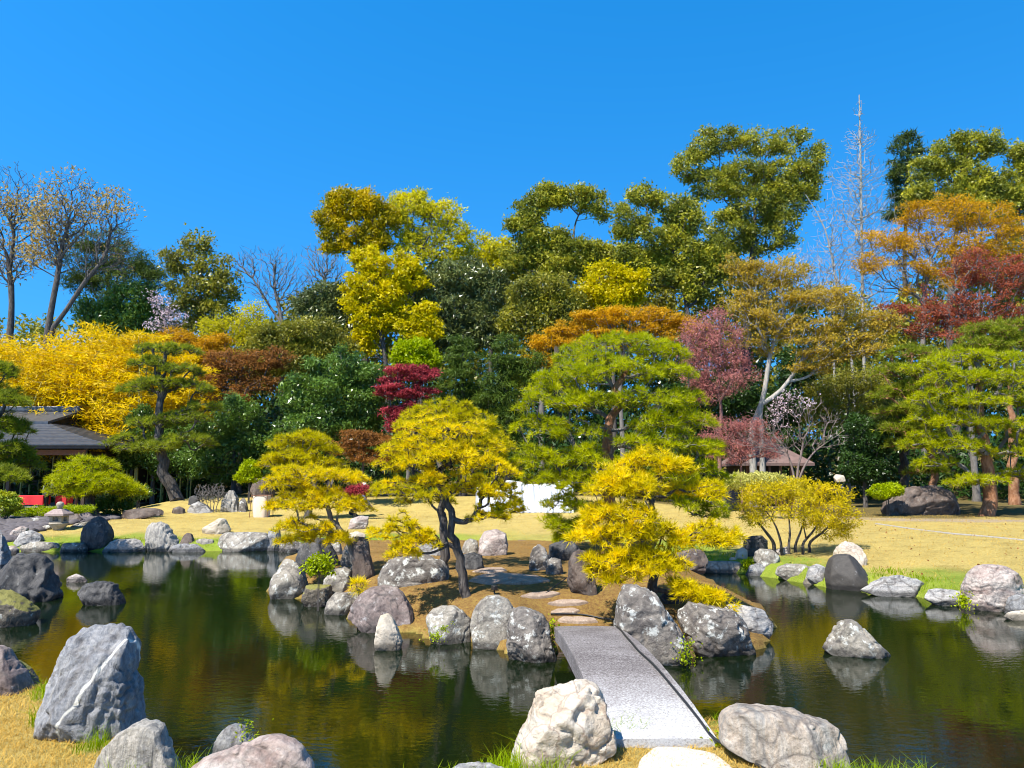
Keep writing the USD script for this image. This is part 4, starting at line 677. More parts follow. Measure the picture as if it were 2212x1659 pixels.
pine('garden_pine', 'round topped small pine with a thick dark trunk in front of the tea house', [[(206, 1118), (199, 1095), (196, 1078), (199, 1050), (193, 1020)]],
     [(190, 1005, 52, 20, -0.1), (160, 1030, 40, 20, -0.3), (225, 1030, 42, 20, -0.2), (190, 1040, 60, 22, -0.8), (150, 1058, 34, 16, -0.3), (260, 1055, 42, 16, 0.0), (215, 1062, 50, 16, -0.6), (285, 1062, 22, 10, 0)], 30.5, needle_lime, 2100, (0.22, 0.019), 13, r0=0.23, seed=7, rt=0.01)
pine('garden_pine', 'layered olive pine behind the small zigzag island pine', [[(668, 1092), (662, 1040), (650, 990), (655, 950)]],
     [(660, 945, 52, 15), (625, 960, 40, 14), (690, 968, 38, 14), (640, 985, 60, 16, -.4), (695, 998, 40, 12, -.2), (600, 1000, 36, 14), (655, 1012, 55, 13, -.5)], 29.5, needle_olive, 1700, (0.2, 0.018), 13, r0=0.16, seed=8, rt=0.01)
pine('garden_pine', 'dark pine whose branches reach in from the left edge before the tea house', [[(-62, 1190), (-60, 1080), (-50, 980), (-45, 880), (-40, 800)]],
     [(-10, 800, 45, 22), (-20, 845, 55, 24), (5, 865, 48, 16, -.3), (-20, 905, 60, 24), (20, 925, 42, 18, .2), (-10, 965, 60, 26, 0), (30, 985, 42, 20, .3), (-15, 1020, 50, 20, -.6), (10, 1030, 36, 14, -.7), (40, 1008, 40, 16, .4)], 20.5, needle_green, 2400, (0.17, 0.014), 14, r0=0.2, seed=9, rt=0.007)
pine('garden_pine', 'yellow green pine with a straight reddish trunk at the right edge', [[(2132, 1113), (2139, 1062), (2138, 1023), (2128, 973), (2121, 935), (2114, 895), (2110, 848), (2120, 800)]],
     [(2080, 770, 60, 20), (2150, 775, 60, 22, .3), (2000, 795, 50, 20), (2060, 815, 60, 22, -.6), (2140, 820, 60, 22, -.6), (2205, 810, 50, 24), (2030, 855, 60, 22, -.3), (2100, 865, 60, 20, -1), (2180, 865, 60, 24, -.3), (2010, 900, 46, 20), (2075, 910, 55, 20, -.8), (2170, 920, 60, 24, -.5), (2230, 930, 50, 28),
      (2000, 950, 46, 20, 0), (2060, 960, 50, 20, -.6), (2190, 975, 55, 24, -.3), (2020, 1000, 36, 16, 0), (2110, 1040, 50, 14, -1), (2200, 1030, 50, 20, 0)], 31.5, needle_lime, 4000, (0.24, 0.021), 13, bark=bark_red, r0=0.30, seed=10, twig=bark_grey, rt=0.011)
pine('garden_pine', 'thin orange trunked pine behind the very large dark boulder', [[(2019, 1056), (2018, 1010), (2012, 965), (2008, 930), (2005, 870), (2000, 800)]],
     [(1970, 765, 50, 18), (1940, 800, 45, 18), (2000, 830, 50, 18), (1930, 850, 46, 18), (1975, 880, 50, 18, -.5), (1945, 925, 50, 16), (1990, 915, 40, 16), (1960, 960, 40, 16), (2030, 945, 40, 16), (1925, 890, 34, 14), (2005, 1015, 34, 12)], 35.0, needle_green, 2200, (0.27, 0.024), 12, bark=bark_red, r0=0.20, seed=11, rt=0.012)
pine('garden_pine', 'green pine topping out above the others at the right edge', [[(2190, 1050), (2185, 900), (2175, 780), (2170, 720)]],
     [(2130, 715, 50, 18), (2180, 705, 50, 18), (2110, 745, 50, 18), (2170, 745, 60, 20), (2215, 735, 40, 22), (2145, 765, 50, 16)], 38.0, needle_green, 1300, (0.3, 0.027), 12, bark=bark_red, r0=0.25, seed=12, rt=0.012)
pine('garden_pine', 'dark trunked pine half hidden left of the thin orange trunked pine', [[(1952, 1042), (1950, 1000), (1956, 950), (1950, 900)]],
     [(1930, 905, 40, 14), (1975, 940, 36, 14), (1900, 935, 40, 14), (1950, 880, 40, 16)], 37.0, needle_dark, 800, (0.3, 0.027), 12, r0=0.28, seed=13, rt=0.012)
shrub('pine_seedling', 'tiny bright yellow pine sprig between rocks on the left of the island', 'pine seedling', [(774, 1266, 18, 12)], 11.5, needle_yellow, 600, (0.09, 0.007), (774, 1282), seed=14, r0=0.006, up=0.0, outw=1.6, clump=0.02, n_tw=40, fill=0.0)
# round yellow bush
tree('round_bush', 'round yellow green bush on many dark stems on the right lawn', 'bush', [[(1700 + dx, 1178 + dy, dd), (1700 + dx * 1.6, 1150, dd), (1690 + dx * 2.9, 1105, dd * 1.5)] for dx, dy, dd in ((-28, 0, .1), (-12, 4, -.1), (4, 4, 0), (18, 6, .2), (34, 2, -.1), (48, 0, .1))],
     [(1720, 1055, 70, 22), (1650, 1065, 50, 26), (1790, 1070, 48, 26), (1620, 1095, 34, 28), (1700, 1080, 80, 30, -.5), (1780, 1105, 55, 30, -.3), (1825, 1120, 32, 28), (1640, 1120, 34, 20, -.3), (1740, 1120, 50, 18, -.6), (1800, 1145, 36, 20)], 18.6,
     leafmat('golden_bush', [(0.26, 0.21, 0.02), (0.45, 0.34, 0.02), (0.56, 0.40, 0.02), (0.34, 0.30, 0.03)], 0.35, nscale=1.5), 15000, 500, (0.07, 0.022), bark_dark, 0.055, 0.004, 0.07, 0.55, 0.3, 0.9, 0.4, 0.7, 0.25, 0.3, 0.8, 21, kt=3)
# ---------------------------------------------------------------- woodland round the garden
L_camphor = leafmat('camphor_leaves', [(0.0838, 0.0925, 0.0156), (0.2404, 0.2229, 0.0289), (0.4421, 0.3635, 0.0418), (0.533, 0.3932, 0.0523), (0.4566, 0.2294, 0.0502)], 0.3, 0.4, 0.35, 0.55)
L_rust = leafmat('rust_camphor_leaves', [(0.14, 0.12, 0.012), (0.46, 0.31, 0.02), (0.60, 0.34, 0.022), (0.54, 0.23, 0.03)], 0.32, 0.4, 0.3, 0.5)
L_sparse = leafmat('pale_spring_leaves', [(0.26, 0.24, 0.024), (0.50, 0.41, 0.03), (0.62, 0.49, 0.05)], 0.4, 0.5, 0.3, 0.5)
L_yellow = leafmat('bright_yellow_leaves', [(0.2648, 0.2245, 0.0164), (0.529, 0.4161, 0.0226), (0.6281, 0.4911, 0.0266)], 0.35, 0.45, 0.3, 0.6)
L_glossy = leafmat('glossy_grey_green_leaves', [(0.04, 0.05, 0.016), (0.11, 0.12, 0.032), (0.20, 0.20, 0.055), (0.36, 0.32, 0.12)], 0.12, 0.3, 0.6, 0.6)
L_olive = leafmat('olive_leaves', [(0.09, 0.09, 0.016), (0.22, 0.195, 0.024), (0.36, 0.29, 0.03), (0.44, 0.29, 0.045)], 0.25, 0.4, 0.4, 0.6)
L_green = leafmat('glossy_green_leaves', [(0.035, 0.065, 0.014), (0.10, 0.155, 0.024), (0.24, 0.29, 0.034), (0.40, 0.40, 0.05)], 0.22, 0.3, 0.6, 0.7)
L_deep = leafmat('deep_green_leaves', [(0.014, 0.03, 0.007), (0.04, 0.075, 0.014), (0.11, 0.155, 0.022)], 0.18, 0.3, 0.6, 0.7)
L_fir = leafmat('fir_sprays', [(0.03, 0.05, 0.010), (0.10, 0.135, 0.018), (0.22, 0.25, 0.026)], 0.2, 0.5, 0.25, 0.7)
L_orange = leafmat('orange_maple_leaves', [(0.2704, 0.1555, 0.0249), (0.4505, 0.2639, 0.0328), (0.5265, 0.3399, 0.04)], 0.42, 0.5, 0.2, 0.6)
L_gold = leafmat('golden_maple_leaves', [(0.219, 0.1556, 0.0314), (0.3694, 0.2681, 0.045), (0.4384, 0.3307, 0.0532)], 0.42, 0.5, 0.2, 0.6)
L_rusty = leafmat('rusty_maple_leaves', [(0.1295, 0.0606, 0.0224), (0.2748, 0.1295, 0.0377), (0.3726, 0.2043, 0.0436)], 0.4, 0.5, 0.2, 0.6)
L_red = leafmat('red_orange_maple_leaves', [(0.1717, 0.0493, 0.031), (0.2783, 0.0947, 0.0518), (0.3467, 0.1631, 0.059)], 0.42, 0.5, 0.2, 0.5)
L_crimson = leafmat('crimson_maple_leaves', [(0.16, 0.03, 0.035), (0.34, 0.065, 0.075), (0.50, 0.13, 0.13)], 0.32, 0.5, 0.25, 0.8)
L_pink = leafmat('pinkish_buds', [(0.22, 0.09, 0.08), (0.36, 0.17, 0.15), (0.40, 0.24, 0.17)], 0.35, 0.5, 0.2, 0.6)
L_blossom = leafmat('white_pink_blossom', [(0.36, 0.28, 0.29), (0.44, 0.38, 0.39), (0.48, 0.45, 0.45)], 0.35, 0.6, 0.2)
L_lime = leafmat('lime_leaves', [(0.16, 0.20, 0.012), (0.32, 0.36, 0.016), (0.46, 0.45, 0.018)], 0.35, 0.4, 0.3, 0.8)
L_bamboo = leafmat('yellow_bamboo_leaves', [(0.34, 0.23, 0.012), (0.56, 0.40, 0.014), (0.66, 0.44, 0.016), (0.46, 0.40, 0.014)], 0.38, 0.45, 0.25, 0.35)
L_buds = leafmat('ochre_buds', [(0.20, 0.14, 0.05), (0.32, 0.23, 0.07), (0.38, 0.28, 0.06)], 0.35, 0.5, 0.2)

twig_plum = barkmat('plum_bark', [(0.12, 0.09, 0.08), (0.24, 0.18, 0.16), (0.36, 0.29, 0.26)], 4)
# bare trees
tree('bare_tree', 'tall bare tree at the far left edge with fine upswept twigs', 'tree', [[(20, 745), (26, 640), (20, 580), (30, 520), (22, 470)]], [(20, 420, 70, 80), (62, 450, 62, 70), (-40, 480, 80, 110), (0, 560, 70, 60), (55, 560, 40, 50)], 50, L_buds, 1500, 1500, (0.22, 0.13), bark_dark, 0.36, 0.011, 0.3, 0.2, seed=31, bf=0.42, first=0.3, down=2.6, step=0.5, leafon=0.35, wob=0.07)
tree('bare_tree', 'broad bare tree spreading over the bamboo at left, tinged with yellow buds', 'tree', [[(98, 765), (112, 660), (124, 600), (132, 540), (146, 490)], [(108, 730), (150, 660), (190, 600), (228, 550), (240, 500)]], [(150, 425, 80, 70), (230, 455, 66, 66), (120, 480, 70, 70), (190, 530, 95, 70), (258, 500, 42, 66), (265, 560, 36, 40), (90, 540, 50, 50)], 48, L_buds, 2600, 2400, (0.22, 0.13), bark_dark, 0.36, 0.010, 0.3, 0.2, seed=32, bf=0.42, first=0.3, down=2.6, step=0.5, leafon=0.4, wob=0.07)
tree('bare_tree', 'bare vase shaped tree standing against the sky left of the orange crowned tree', 'tree', [[(612, 720), (602, 660), (592, 610), (596, 570)], [(612, 720), (575, 650), (545, 600)]], [(550, 565, 58, 42), (610, 575, 50, 50), (640, 620, 40, 40), (520, 570, 34, 36), (580, 620, 60, 40)], 57, L_buds, 0, 1100, bark=bark_grey, r0=0.26, rt=0.012, shell=0.2, seed=33, bf=0.42, down=2.6, step=0.6, wob=0.07)
tree('bare_tree', 'small bare tree directly left of the orange crowned tree', 'tree', [[(704, 700), (703, 640), (700, 590)]], [(695, 555, 52, 38), (680, 590, 42, 36), (725, 585, 34, 40)], 58, L_buds, 0, 700, bark=bark_grey, r0=0.22, rt=0.012, shell=0.2, seed=34, bf=0.42, down=2.6, step=0.6, wob=0.07)
tree('bare_tree', 'tall whitish bare tree with a straight pointed stem at right', 'tree', [[(1866, 780), (1863, 600), (1860, 420), (1858, 300), (1856, 205)], [(1800, 760), (1770, 680), (1745, 620), (1712, 560)], [(1840, 780), (1810, 640), (1790, 520), (1740, 420)]],
     [(1856, 240, 16, 30), (1858, 300, 46, 40), (1850, 380, 78, 50), (1850, 460, 108, 60), (1830, 540, 112, 60), (1790, 610, 92, 56), (1895, 560, 56, 66), (1740, 580, 46, 60), (1900, 650, 40, 50)], 49, L_buds, 0, 4200, bark=bark_pale, r0=0.13, rt=0.010, shell=0.1, seed=35, bf=0.18, first=0.25, down=1.6, step=0.6, wob=0.12)
# left side
tree('conifer', 'dark wide crowned pine behind the broad bare tree at left', 'tree', [[(240, 760), (235, 640), (230, 540)]], [(215, 520, 56, 30), (180, 560, 56, 30), (280, 555, 48, 30), (245, 600, 80, 30), (310, 590, 42, 30), (190, 610, 60, 32), (230, 650, 80, 26), (320, 625, 36, 26)], 54, leafmat('dark_pine_foliage', [(0.03, 0.05, 0.012), (0.10, 0.115, 0.02), (0.22, 0.20, 0.028)], 0.2, 0.5, 0.2), 15000, 260, (0.36, 0.06), bark_dark, 0.3, 0.02, 0.5, 0.3, 0.8, 0.9, flat=0.35, seed=36)
tree('broadleaf_tree', 'dark green rounded tree under the dark pine at left', 'tree', [[(265, 780), (265, 700)]], [(290, 650, 52, 40), (240, 680, 55, 40), (320, 690, 45, 40), (200, 690, 45, 36), (270, 700, 80, 36)], 51, L_green, 13000, 160, (0.26, 0.14), seed=37, fill=0.3)
tree('cherry_tree', 'small cherry tree with sparse white pink blossom behind the bamboo', 'tree', [[(396, 760), (380, 720), (362, 690), (345, 660)]], [(332, 640, 20, 20), (350, 660, 30, 24), (375, 685, 34, 22), (350, 700, 40, 18)], 48.5, L_blossom, 650, 260, (0.13, 0.11), bark_grey, 0.12, 0.012, 0.14, 0.3, seed=38)
tree('broadleaf_tree', 'loose olive leaved tree with an open top left of the bare vase shaped tree', 'tree', [[(440, 790), (436, 700), (432, 640), (436, 570)]], [(425, 525, 34, 28), (395, 570, 36, 32), (452, 575, 40, 38), (482, 620, 38, 40), (420, 630, 52, 44), (372, 560, 26, 24), (400, 680, 60, 40), (470, 680, 46, 36)], 52, L_olive, 9000, 420, (0.26, 0.15), bark_grey, 0.24, 0.012, 0.32, seed=39)
tree('maple_tree', 'airy pale yellow tree in front of the bare vase shaped tree', 'tree', [[(520, 830), (522, 760), (518, 700)]], [(500, 715, 40, 36), (540, 690, 38, 34), (460, 720, 34, 36), (560, 730, 40, 34), (520, 750, 50, 34)], 47, L_sparse, 7000, 360, (0.17, 0.10), bark_grey, 0.16, 0.01, 0.3, seed=40)
# bamboo grove: five patterns, many culms
bam_bark = plain('bamboo_culm', (0.30, 0.27, 0.055), 0.4, 0.3, 3, 0.05)
UsdGeom.Scope.Define(stage, '/World/bamboo_patterns').GetPrim().SetSpecifier(Sdf.SpecifierClass)
def bamboo_pattern(k):
    rng = np.random.default_rng(900 + k); H = 10.0; n = 16
    s = np.linspace(0, 1, n); a = rng.uniform(0, 2 * np.pi); bend = rng.uniform(0.7, 1.6)
    pts = np.column_stack([np.cos(a) * bend * s ** 3, np.sin(a) * bend * s ** 3, H * (s - 0.10 * s ** 4)])
    culm = polytube(pts, 0.045 * (1 - 0.8 * s) + 0.004, 6)
    rings = [polytube(np.array([p + [0, 0, -0.02], p + [0, 0, 0.02]]), 0.056 * (1 - .75 * f), 6) for p, f in zip(curve(pts, 26)[2:-4], np.linspace(0.08, .85, 20))]
    br0, br1, P, O = [], [], [], []
    for f in np.repeat(np.linspace(0.28, 0.99, 26), 2):
        p = np.array([np.interp(f, s, pts[:, j]) for j in range(3)]); th = rng.uniform(0, 2 * np.pi); L = (0.45 + 1.25 * math.sin(math.pi * min(1, (f - 0.15) * 1.02))) * rng.uniform(0.7, 1.15)
        dirn = np.array([math.cos(th), math.sin(th), 0.34]); q = p + dirn * L; q[2] -= 0.20 * L
        br0.append(p); br1.append(q); m = int(26 * L); u = rng.uniform(0.2, 1.08, m)[:, None]
        P.append(p + (q - p) * u + rng.normal(size=(m, 3)) * [0.16, 0.16, 0.07] - [0, 0, 0.12] * u ** 2); O.append(np.repeat(dirn[None], m, 0))
    br0, br1 = np.array(br0), np.array(br1); P = np.vstack(P); O = np.vstack(O)
    return culm, join(*rings), tubes(br0, br1, np.full(len(br0), .012), np.full(len(br0), .004), 3), leaves(P, O, 0.30, 0.062, rng, 0.5, 0.9, 0.35)
for k in range(5):
    pp = f'/World/bamboo_patterns/bamboo_{"abcde"[k]}'; UsdGeom.Xform.Define(stage, pp)
    c_, r_, b_, l_ = bamboo_pattern(k)
    usdkit.mesh(stage, pp + '/culm', c_, bam_bark, True); usdkit.mesh(stage, pp + '/culm_rings', r_, bam_bark).GetPrim().SetCustomDataByKey('kind', 'stuff'); usdkit.mesh(stage, pp + '/twigs', b_, bam_bark).GetPrim().SetCustomDataByKey('kind', 'stuff'); usdkit.mesh(stage, pp + '/foliage', l_, L_bamboo).GetPrim().SetCustomDataByKey('kind', 'stuff')
rng = np.random.default_rng(5)
for k in range(46):
    px = -30 + 455 * (k + 0.5) / 46 + rng.uniform(-6, 6); d = rng.uniform(41.5, 47.0) if px < 260 else rng.uniform(40.0, 45.0)
    topy = np.interp(px, [-40, 20, 75, 110, 200, 260, 330, 390, 430], [700, 690, 735, 715, 675, 690, 705, 745, 790]) + rng.uniform(0, 70)
    x, y, z = at(px, 1000, d); g = ground(x, y); hgt = at(px, topy, d)[2] - g
    p = numbered('/World', 'bamboo'); X = UsdGeom.Xform.Define(stage, p); s = float(hgt / 9.2)
    X.AddTranslateOp().Set(Gf.Vec3d(float(x), float(y), float(g - 0.05))); X.AddRotateZOp().Set(float(rng.uniform(0, 360))); X.AddScaleOp().Set(Gf.Vec3f(min(1.25, s * 1.1), min(1.25, s * 1.1), s))
    data(X.GetPrim(), 'tall yellow leaved bamboo in the dense grove behind the tea house', 'bamboo', 'bamboos of the grove')
    X.GetPrim().GetReferences().AddInternalReference(f'/World/bamboo_patterns/bamboo_{"abcde"[k % 5]}'); X.GetPrim().SetInstanceable(True)
tree('maple_tree', 'orange yellow airy tree at the right end of the bamboo grove', 'tree', [[(415, 900), (412, 830), (410, 780)]], [(400, 750, 40, 36), (445, 765, 46, 34), (380, 735, 40, 26), (465, 745, 36, 30), (425, 790, 50, 30)], 45.5, L_orange, 9000, 300, (0.17, 0.10), bark_grey, 0.16, 0.01, 0.28, seed=42, flat=0.5)
tree('maple_tree', 'rusty brown airy maple left of the dense green shrub', 'tree', [[(520, 950), (515, 880), (510, 820)]], [(480, 775, 46, 26), (530, 795, 50, 28), (450, 815, 46, 30), (565, 775, 46, 26), (600, 770, 36, 22), (490, 840, 56, 28), (560, 830, 40, 24), (430, 850, 40, 30)], 42.5, L_rusty, 11000, 480, (0.15, 0.09), bark_dark, 0.16, 0.01, 0.25, seed=43, flat=0.4)
# centre background
tree('broadleaf_tree', 'tall tree with orange brown crown standing above the others left of centre', 'tree', [[(790, 760), (784, 660), (768, 580), (758, 520)], [(788, 720), (800, 600), (800, 520)]], [(755, 445, 50, 34), (712, 470, 32, 28), (795, 440, 42, 32), (815, 480, 32, 44), (722, 525, 28, 18), (765, 505, 45, 28), (703, 500, 20, 18), (800, 530, 36, 24), (760, 540, 30, 16)], 55, L_rust, 15000, 420, (0.27, 0.15), bark_dark, 0.34, 0.014, 0.33, shell=0.45, seed=44)
tree('broadleaf_tree', 'tall open yellow green tree just right of the orange brown crown', 'tree', [[(905, 760), (892, 650), (896, 590), (906, 530)]], [(860, 438, 26, 24), (895, 445, 50, 34), (950, 465, 46, 34), (990, 498, 34, 22), (930, 515, 46, 26), (868, 490, 32, 36), (1002, 512, 18, 16), (965, 550, 40, 26), (890, 545, 40, 24)], 56, L_sparse, 9500, 480, (0.25, 0.14), bark_dark, 0.34, 0.014, 0.33, seed=45)
tree('broadleaf_tree', 'bright yellow green tree in full fresh leaf below the orange brown crown', 'tree', [[(838, 860), (830, 760), (818, 680), (826, 620)]], [(790, 565, 36, 28), (848, 575, 50, 30), (800, 620, 52, 34), (850, 640, 48, 34), (795, 690, 46, 36), (785, 735, 30, 28), (885, 600, 34, 32), (850, 690, 36, 30), (770, 650, 26, 26)], 48, L_yellow, 19000, 380, (0.22, 0.15), bark_dark, 0.26, 0.014, 0.28, shell=0.6, seed=46, flat=0.55)
tree('broadleaf_tree', 'big dome of grey green glossy leaves in the centre background', 'tree', [[(1000, 860), (1000, 760), (1000, 670)]], [(1000, 605, 68, 42), (940, 630, 60, 46), (1055, 635, 52, 46), (985, 680, 82, 46), (1040, 700, 62, 40), (930, 690, 46, 40), (980, 730, 80, 36)], 49.5, L_glossy, 24000, 300, (0.30, 0.13), bark_dark, 0.3, 0.014, 0.4, shell=0.6, droop=0.5, seed=47, fill=0.45)
tree('broadleaf_tree', 'grey green glossy tree left of the bright yellow green tree', 'tree', [[(705, 860), (705, 780), (706, 700)]], [(700, 640, 52, 32), (730, 668, 46, 38), (665, 662, 32, 28), (700, 690, 60, 32)], 50.5, L_glossy, 13000, 200, (0.28, 0.13), bark_dark, 0.26, 0.014, 0.38, shell=0.6, droop=0.4, seed=48, fill=0.4)
tree('broadleaf_tree', 'wide dark olive tree below the grey green glossy tree', 'tree', [[(670, 900), (668, 820), (665, 760)]], [(675, 715, 66, 40), (610, 735, 54, 38), (725, 750, 50, 40), (645, 775, 86, 32), (570, 745, 42, 36), (700, 790, 60, 30), (580, 790, 40, 28)], 46.5, L_olive, 21000, 300, (0.22, 0.11), bark_dark, 0.26, 0.014, 0.36, shell=0.6, seed=49, fill=0.4)
tree('broadleaf_tree', 'tall camphor with an arched top and a gap of sky in its crown', 'tree', [[(1205, 820), (1200, 680), (1195, 600), (1180, 520)], [(1202, 700), (1232, 580), (1240, 500)]], [(1145, 450, 36, 30), (1190, 430, 46, 24), (1240, 420, 42, 20), (1284, 440, 26, 24), (1300, 466, 13, 16), (1140, 500, 42, 36), (1170, 520, 50, 34), (1245, 540, 55, 28), (1290, 552, 36, 32), (1128, 560, 42, 38), (1200, 570, 72, 32)], 54, L_camphor, 24000, 380, (0.27, 0.15), bark_dark, 0.36, 0.014, 0.36, shell=0.55, seed=50, fill=0.2)
tree('broadleaf_tree', 'broad camphor with clumped yellow green crown between the arched camphor and the tallest camphor', 'tree', [[(1480, 860), (1488, 720), (1478, 620), (1455, 540)]], [(1388, 425, 32, 24), (1358, 478, 38, 36), (1440, 440, 48, 28), (1480, 470, 46, 36), (1398, 520, 66, 40), (1480, 540, 56, 46), (1368, 560, 42, 36), (1420, 600, 66, 38), (1500, 605, 56, 42), (1540, 560, 36, 46)], 51.5, L_camphor, 25000, 420, (0.26, 0.15), bark_dark, 0.36, 0.014, 0.34, shell=0.6, seed=51, fill=0.2)
tree('broadleaf_tree', 'tallest camphor with a wide domed crown right of centre', 'tree', [[(1612, 800), (1618, 640), (1626, 540), (1632, 450)]], [(1520, 318, 40, 34), (1490, 365, 36, 30), (1560, 300, 38, 26), (1640, 308, 58, 36), (1700, 300, 46, 26), (1748, 340, 36, 34), (1690, 370, 58, 42), (1600, 380, 58, 46), (1540, 400, 58, 40), (1620, 450, 66, 46), (1700, 440, 50, 46), (1745, 400, 34, 34), (1580, 500, 50, 46), (1660, 515, 50, 36), (1600, 560, 40, 30)], 56, L_camphor, 30000, 560, (0.27, 0.15), bark_dark, 0.5, 0.014, 0.36, shell=0.55, seed=52, fill=0.15)
tree('pine_tree', 'dark spiky topped pine behind the whitish bare tree', 'tree', [[(1955, 620), (1958, 440), (1962, 290)]], [(1965, 300, 22, 14), (1942, 322, 20, 12), (1988, 326, 20, 12), (1958, 350, 30, 14), (1950, 385, 36, 18), (1968, 420, 40, 20), (1945, 455, 40, 20)], 60, needle_dark, 5000, 160, (0.5, 0.10), bark_dark, 0.26, 0.02, 0.3, 0.3, 0.8, 1.0, flat=0.5, seed=53, bf=0.2)
tree('broadleaf_tree', 'camphor with a leaning top right of the whitish bare tree', 'tree', [[(2050, 720), (2058, 580), (2070, 470), (2085, 390)]], [(2092, 318, 42, 30), (2142, 308, 32, 22), (2030, 345, 38, 30), (1998, 372, 32, 26), (2062, 380, 56, 36), (2112, 392, 46, 36), (2020, 425, 56, 36), (1985, 415, 28, 26), (2100, 450, 60, 36)], 55, L_camphor, 17000, 380, (0.27, 0.15), bark_dark, 0.36, 0.014, 0.34, shell=0.55, seed=54)
tree('broadleaf_tree', 'camphor cut by the right edge of the picture', 'tree', [[(2225, 700), (2215, 560), (2200, 450)]], [(2196, 338, 30, 26), (2180, 400, 28, 36), (2225, 380, 36, 46), (2150, 420, 28, 30), (2190, 450, 50, 40), (2240, 340, 36, 36)], 55, L_camphor, 11000, 240, (0.27, 0.15), bark_dark, 0.32, 0.014, 0.34, shell=0.55, seed=55)
tree('broadleaf_tree', 'small bright yellow tree in front of the broad camphor', 'tree', [[(1325, 800), (1326, 720), (1325, 660)]], [(1310, 592, 40, 26), (1350, 612, 42, 34), (1295, 630, 42, 28), (1368, 642, 26, 24), (1325, 650, 50, 24)], 49, L_yellow, 11000, 220, (0.23, 0.15), bark_dark, 0.22, 0.014, 0.3, shell=0.6, seed=56)
tree('broadleaf_tree', 'brownish olive tree between the grey green dome and the small bright yellow tree', 'tree', [[(1170, 880), (1172, 780), (1175, 700)]], [(1130, 640, 46, 36), (1180, 618, 56, 36), (1222, 660, 46, 42), (1150, 700, 62, 40), (1205, 715, 52, 30), (1110, 680, 36, 36)], 48, L_olive, 15000, 300, (0.24, 0.13), bark_grey, 0.26, 0.014, 0.36, shell=0.5, droop=0.4, seed=57, fill=0.3)
tree('broadleaf_tree', 'thin topped yellow green tree between the arched camphor and the open tall tree', 'tree', [[(1060, 800), (1060, 680), (1056, 600)]], [(1055, 545, 60, 30), (1030, 570, 50, 30), (1090, 560, 30, 30), (1060, 590, 60, 26)], 57, L_sparse, 8000, 260, (0.26, 0.14), bark_dark, 0.26, 0.014, 0.36, seed=58)
tree('broadleaf_tree', 'small vivid yellow tree beside the big grey green dome', 'tree', [[(910, 860), (912, 790), (912, 730)]], [(916, 678, 28, 22), (904, 714, 34, 24), (932, 704, 22, 28), (905, 740, 26, 16)], 46, L_yellow, 7000, 150, (0.21, 0.14), bark_dark, 0.14, 0.012, 0.24, shell=0.6, seed=59)
tree('broadleaf_tree', 'low lime green tree above the crimson maple', 'tree', [[(895, 900), (895, 840), (896, 790)]], [(895, 758, 44, 20), (872, 780, 30, 18), (925, 778, 34, 20), (895, 800, 40, 18)], 41.5, L_lime, 8000, 170, (0.19, 0.11), bark_dark, 0.14, 0.012, 0.22, shell=0.6, seed=60)
# middle distance
tree('fir_tree', 'dark fir with drooping sprays right of the crimson maple', 'tree', [[(1000, 1040), (1000, 850), (1000, 725)]], [(1000, 738, 20, 24), (1002, 785, 40, 26), (990, 835, 56, 30), (1002, 890, 66, 34), (1000, 950, 62, 40), (960, 900, 40, 40)], 38, L_fir, 17000, 340, (0.26, 0.05), bark_dark, 0.2, 0.012, 0.26, 0.3, 0.9, 1.0, 0.45, 0.35, 0.2, 0.2, 1.0, 61)
tree('fir_tree', 'dark green fir against the left side of the large bright pine', 'tree', [[(1095, 1060), (1095, 850), (1095, 735)]], [(1095, 742, 20, 20), (1095, 790, 42, 28), (1088, 845, 52, 34), (1098, 910, 56, 40), (1108, 975, 44, 40), (1140, 800, 30, 40)], 37, L_fir, 15000, 320, (0.26, 0.05), bark_dark, 0.2, 0.012, 0.26, 0.3, 0.9, 1.0, 0.45, 0.35, 0.2, 0.2, 1.0, 62)
tree('maple_tree', 'crimson leaved maple in the centre', 'tree', [[(882, 1010), (884, 920), (890, 860)]], [(884, 808, 48, 18), (916, 808, 28, 18), (858, 846, 36, 18), (902, 850, 36, 20), (852, 890, 32, 18), (888, 884, 40, 22), (842, 826, 26, 14), (870, 915, 40, 16)], 36.5, L_crimson, 11000, 340, (0.14, 0.09), bark_grey, 0.13, 0.009, 0.17, 0.4, 0.9, 0.6, 0.2, 0.35, seed=63)
tree('broadleaf_shrub', 'large dense rounded evergreen left of the crimson maple', 'shrub', [[(715, 980), (715, 900), (715, 840)]], [(740, 796, 66, 40), (800, 820, 44, 46), (684, 838, 54, 38), (740, 860, 80, 42), (652, 886, 46, 34), (700, 908, 80, 34), (792, 880, 48, 44), (640, 850, 34, 30), (760, 920, 60, 28)], 37.5, L_green, 26000, 320, (0.22, 0.09), bark_dark, 0.18, 0.012, 0.26, shell=0.68, droop=0.45, seed=64, fill=0.5, up=0.5)
tree('broadleaf_shrub', 'dark glossy evergreen between the tall leaning pine and the dense rounded evergreen', 'shrub', [[(505, 1050), (505, 980), (505, 930)]], [(500, 888, 50, 30), (468, 935, 56, 38), (542, 930, 40, 44), (500, 985, 82, 42), (432, 985, 46, 40), (560, 980, 42, 40), (602, 960, 38, 46), (520, 1020, 60, 24)], 39, L_green, 20000, 280, (0.20, 0.09), bark_dark, 0.16, 0.012, 0.26, shell=0.66, droop=0.45, seed=65, fill=0.5)
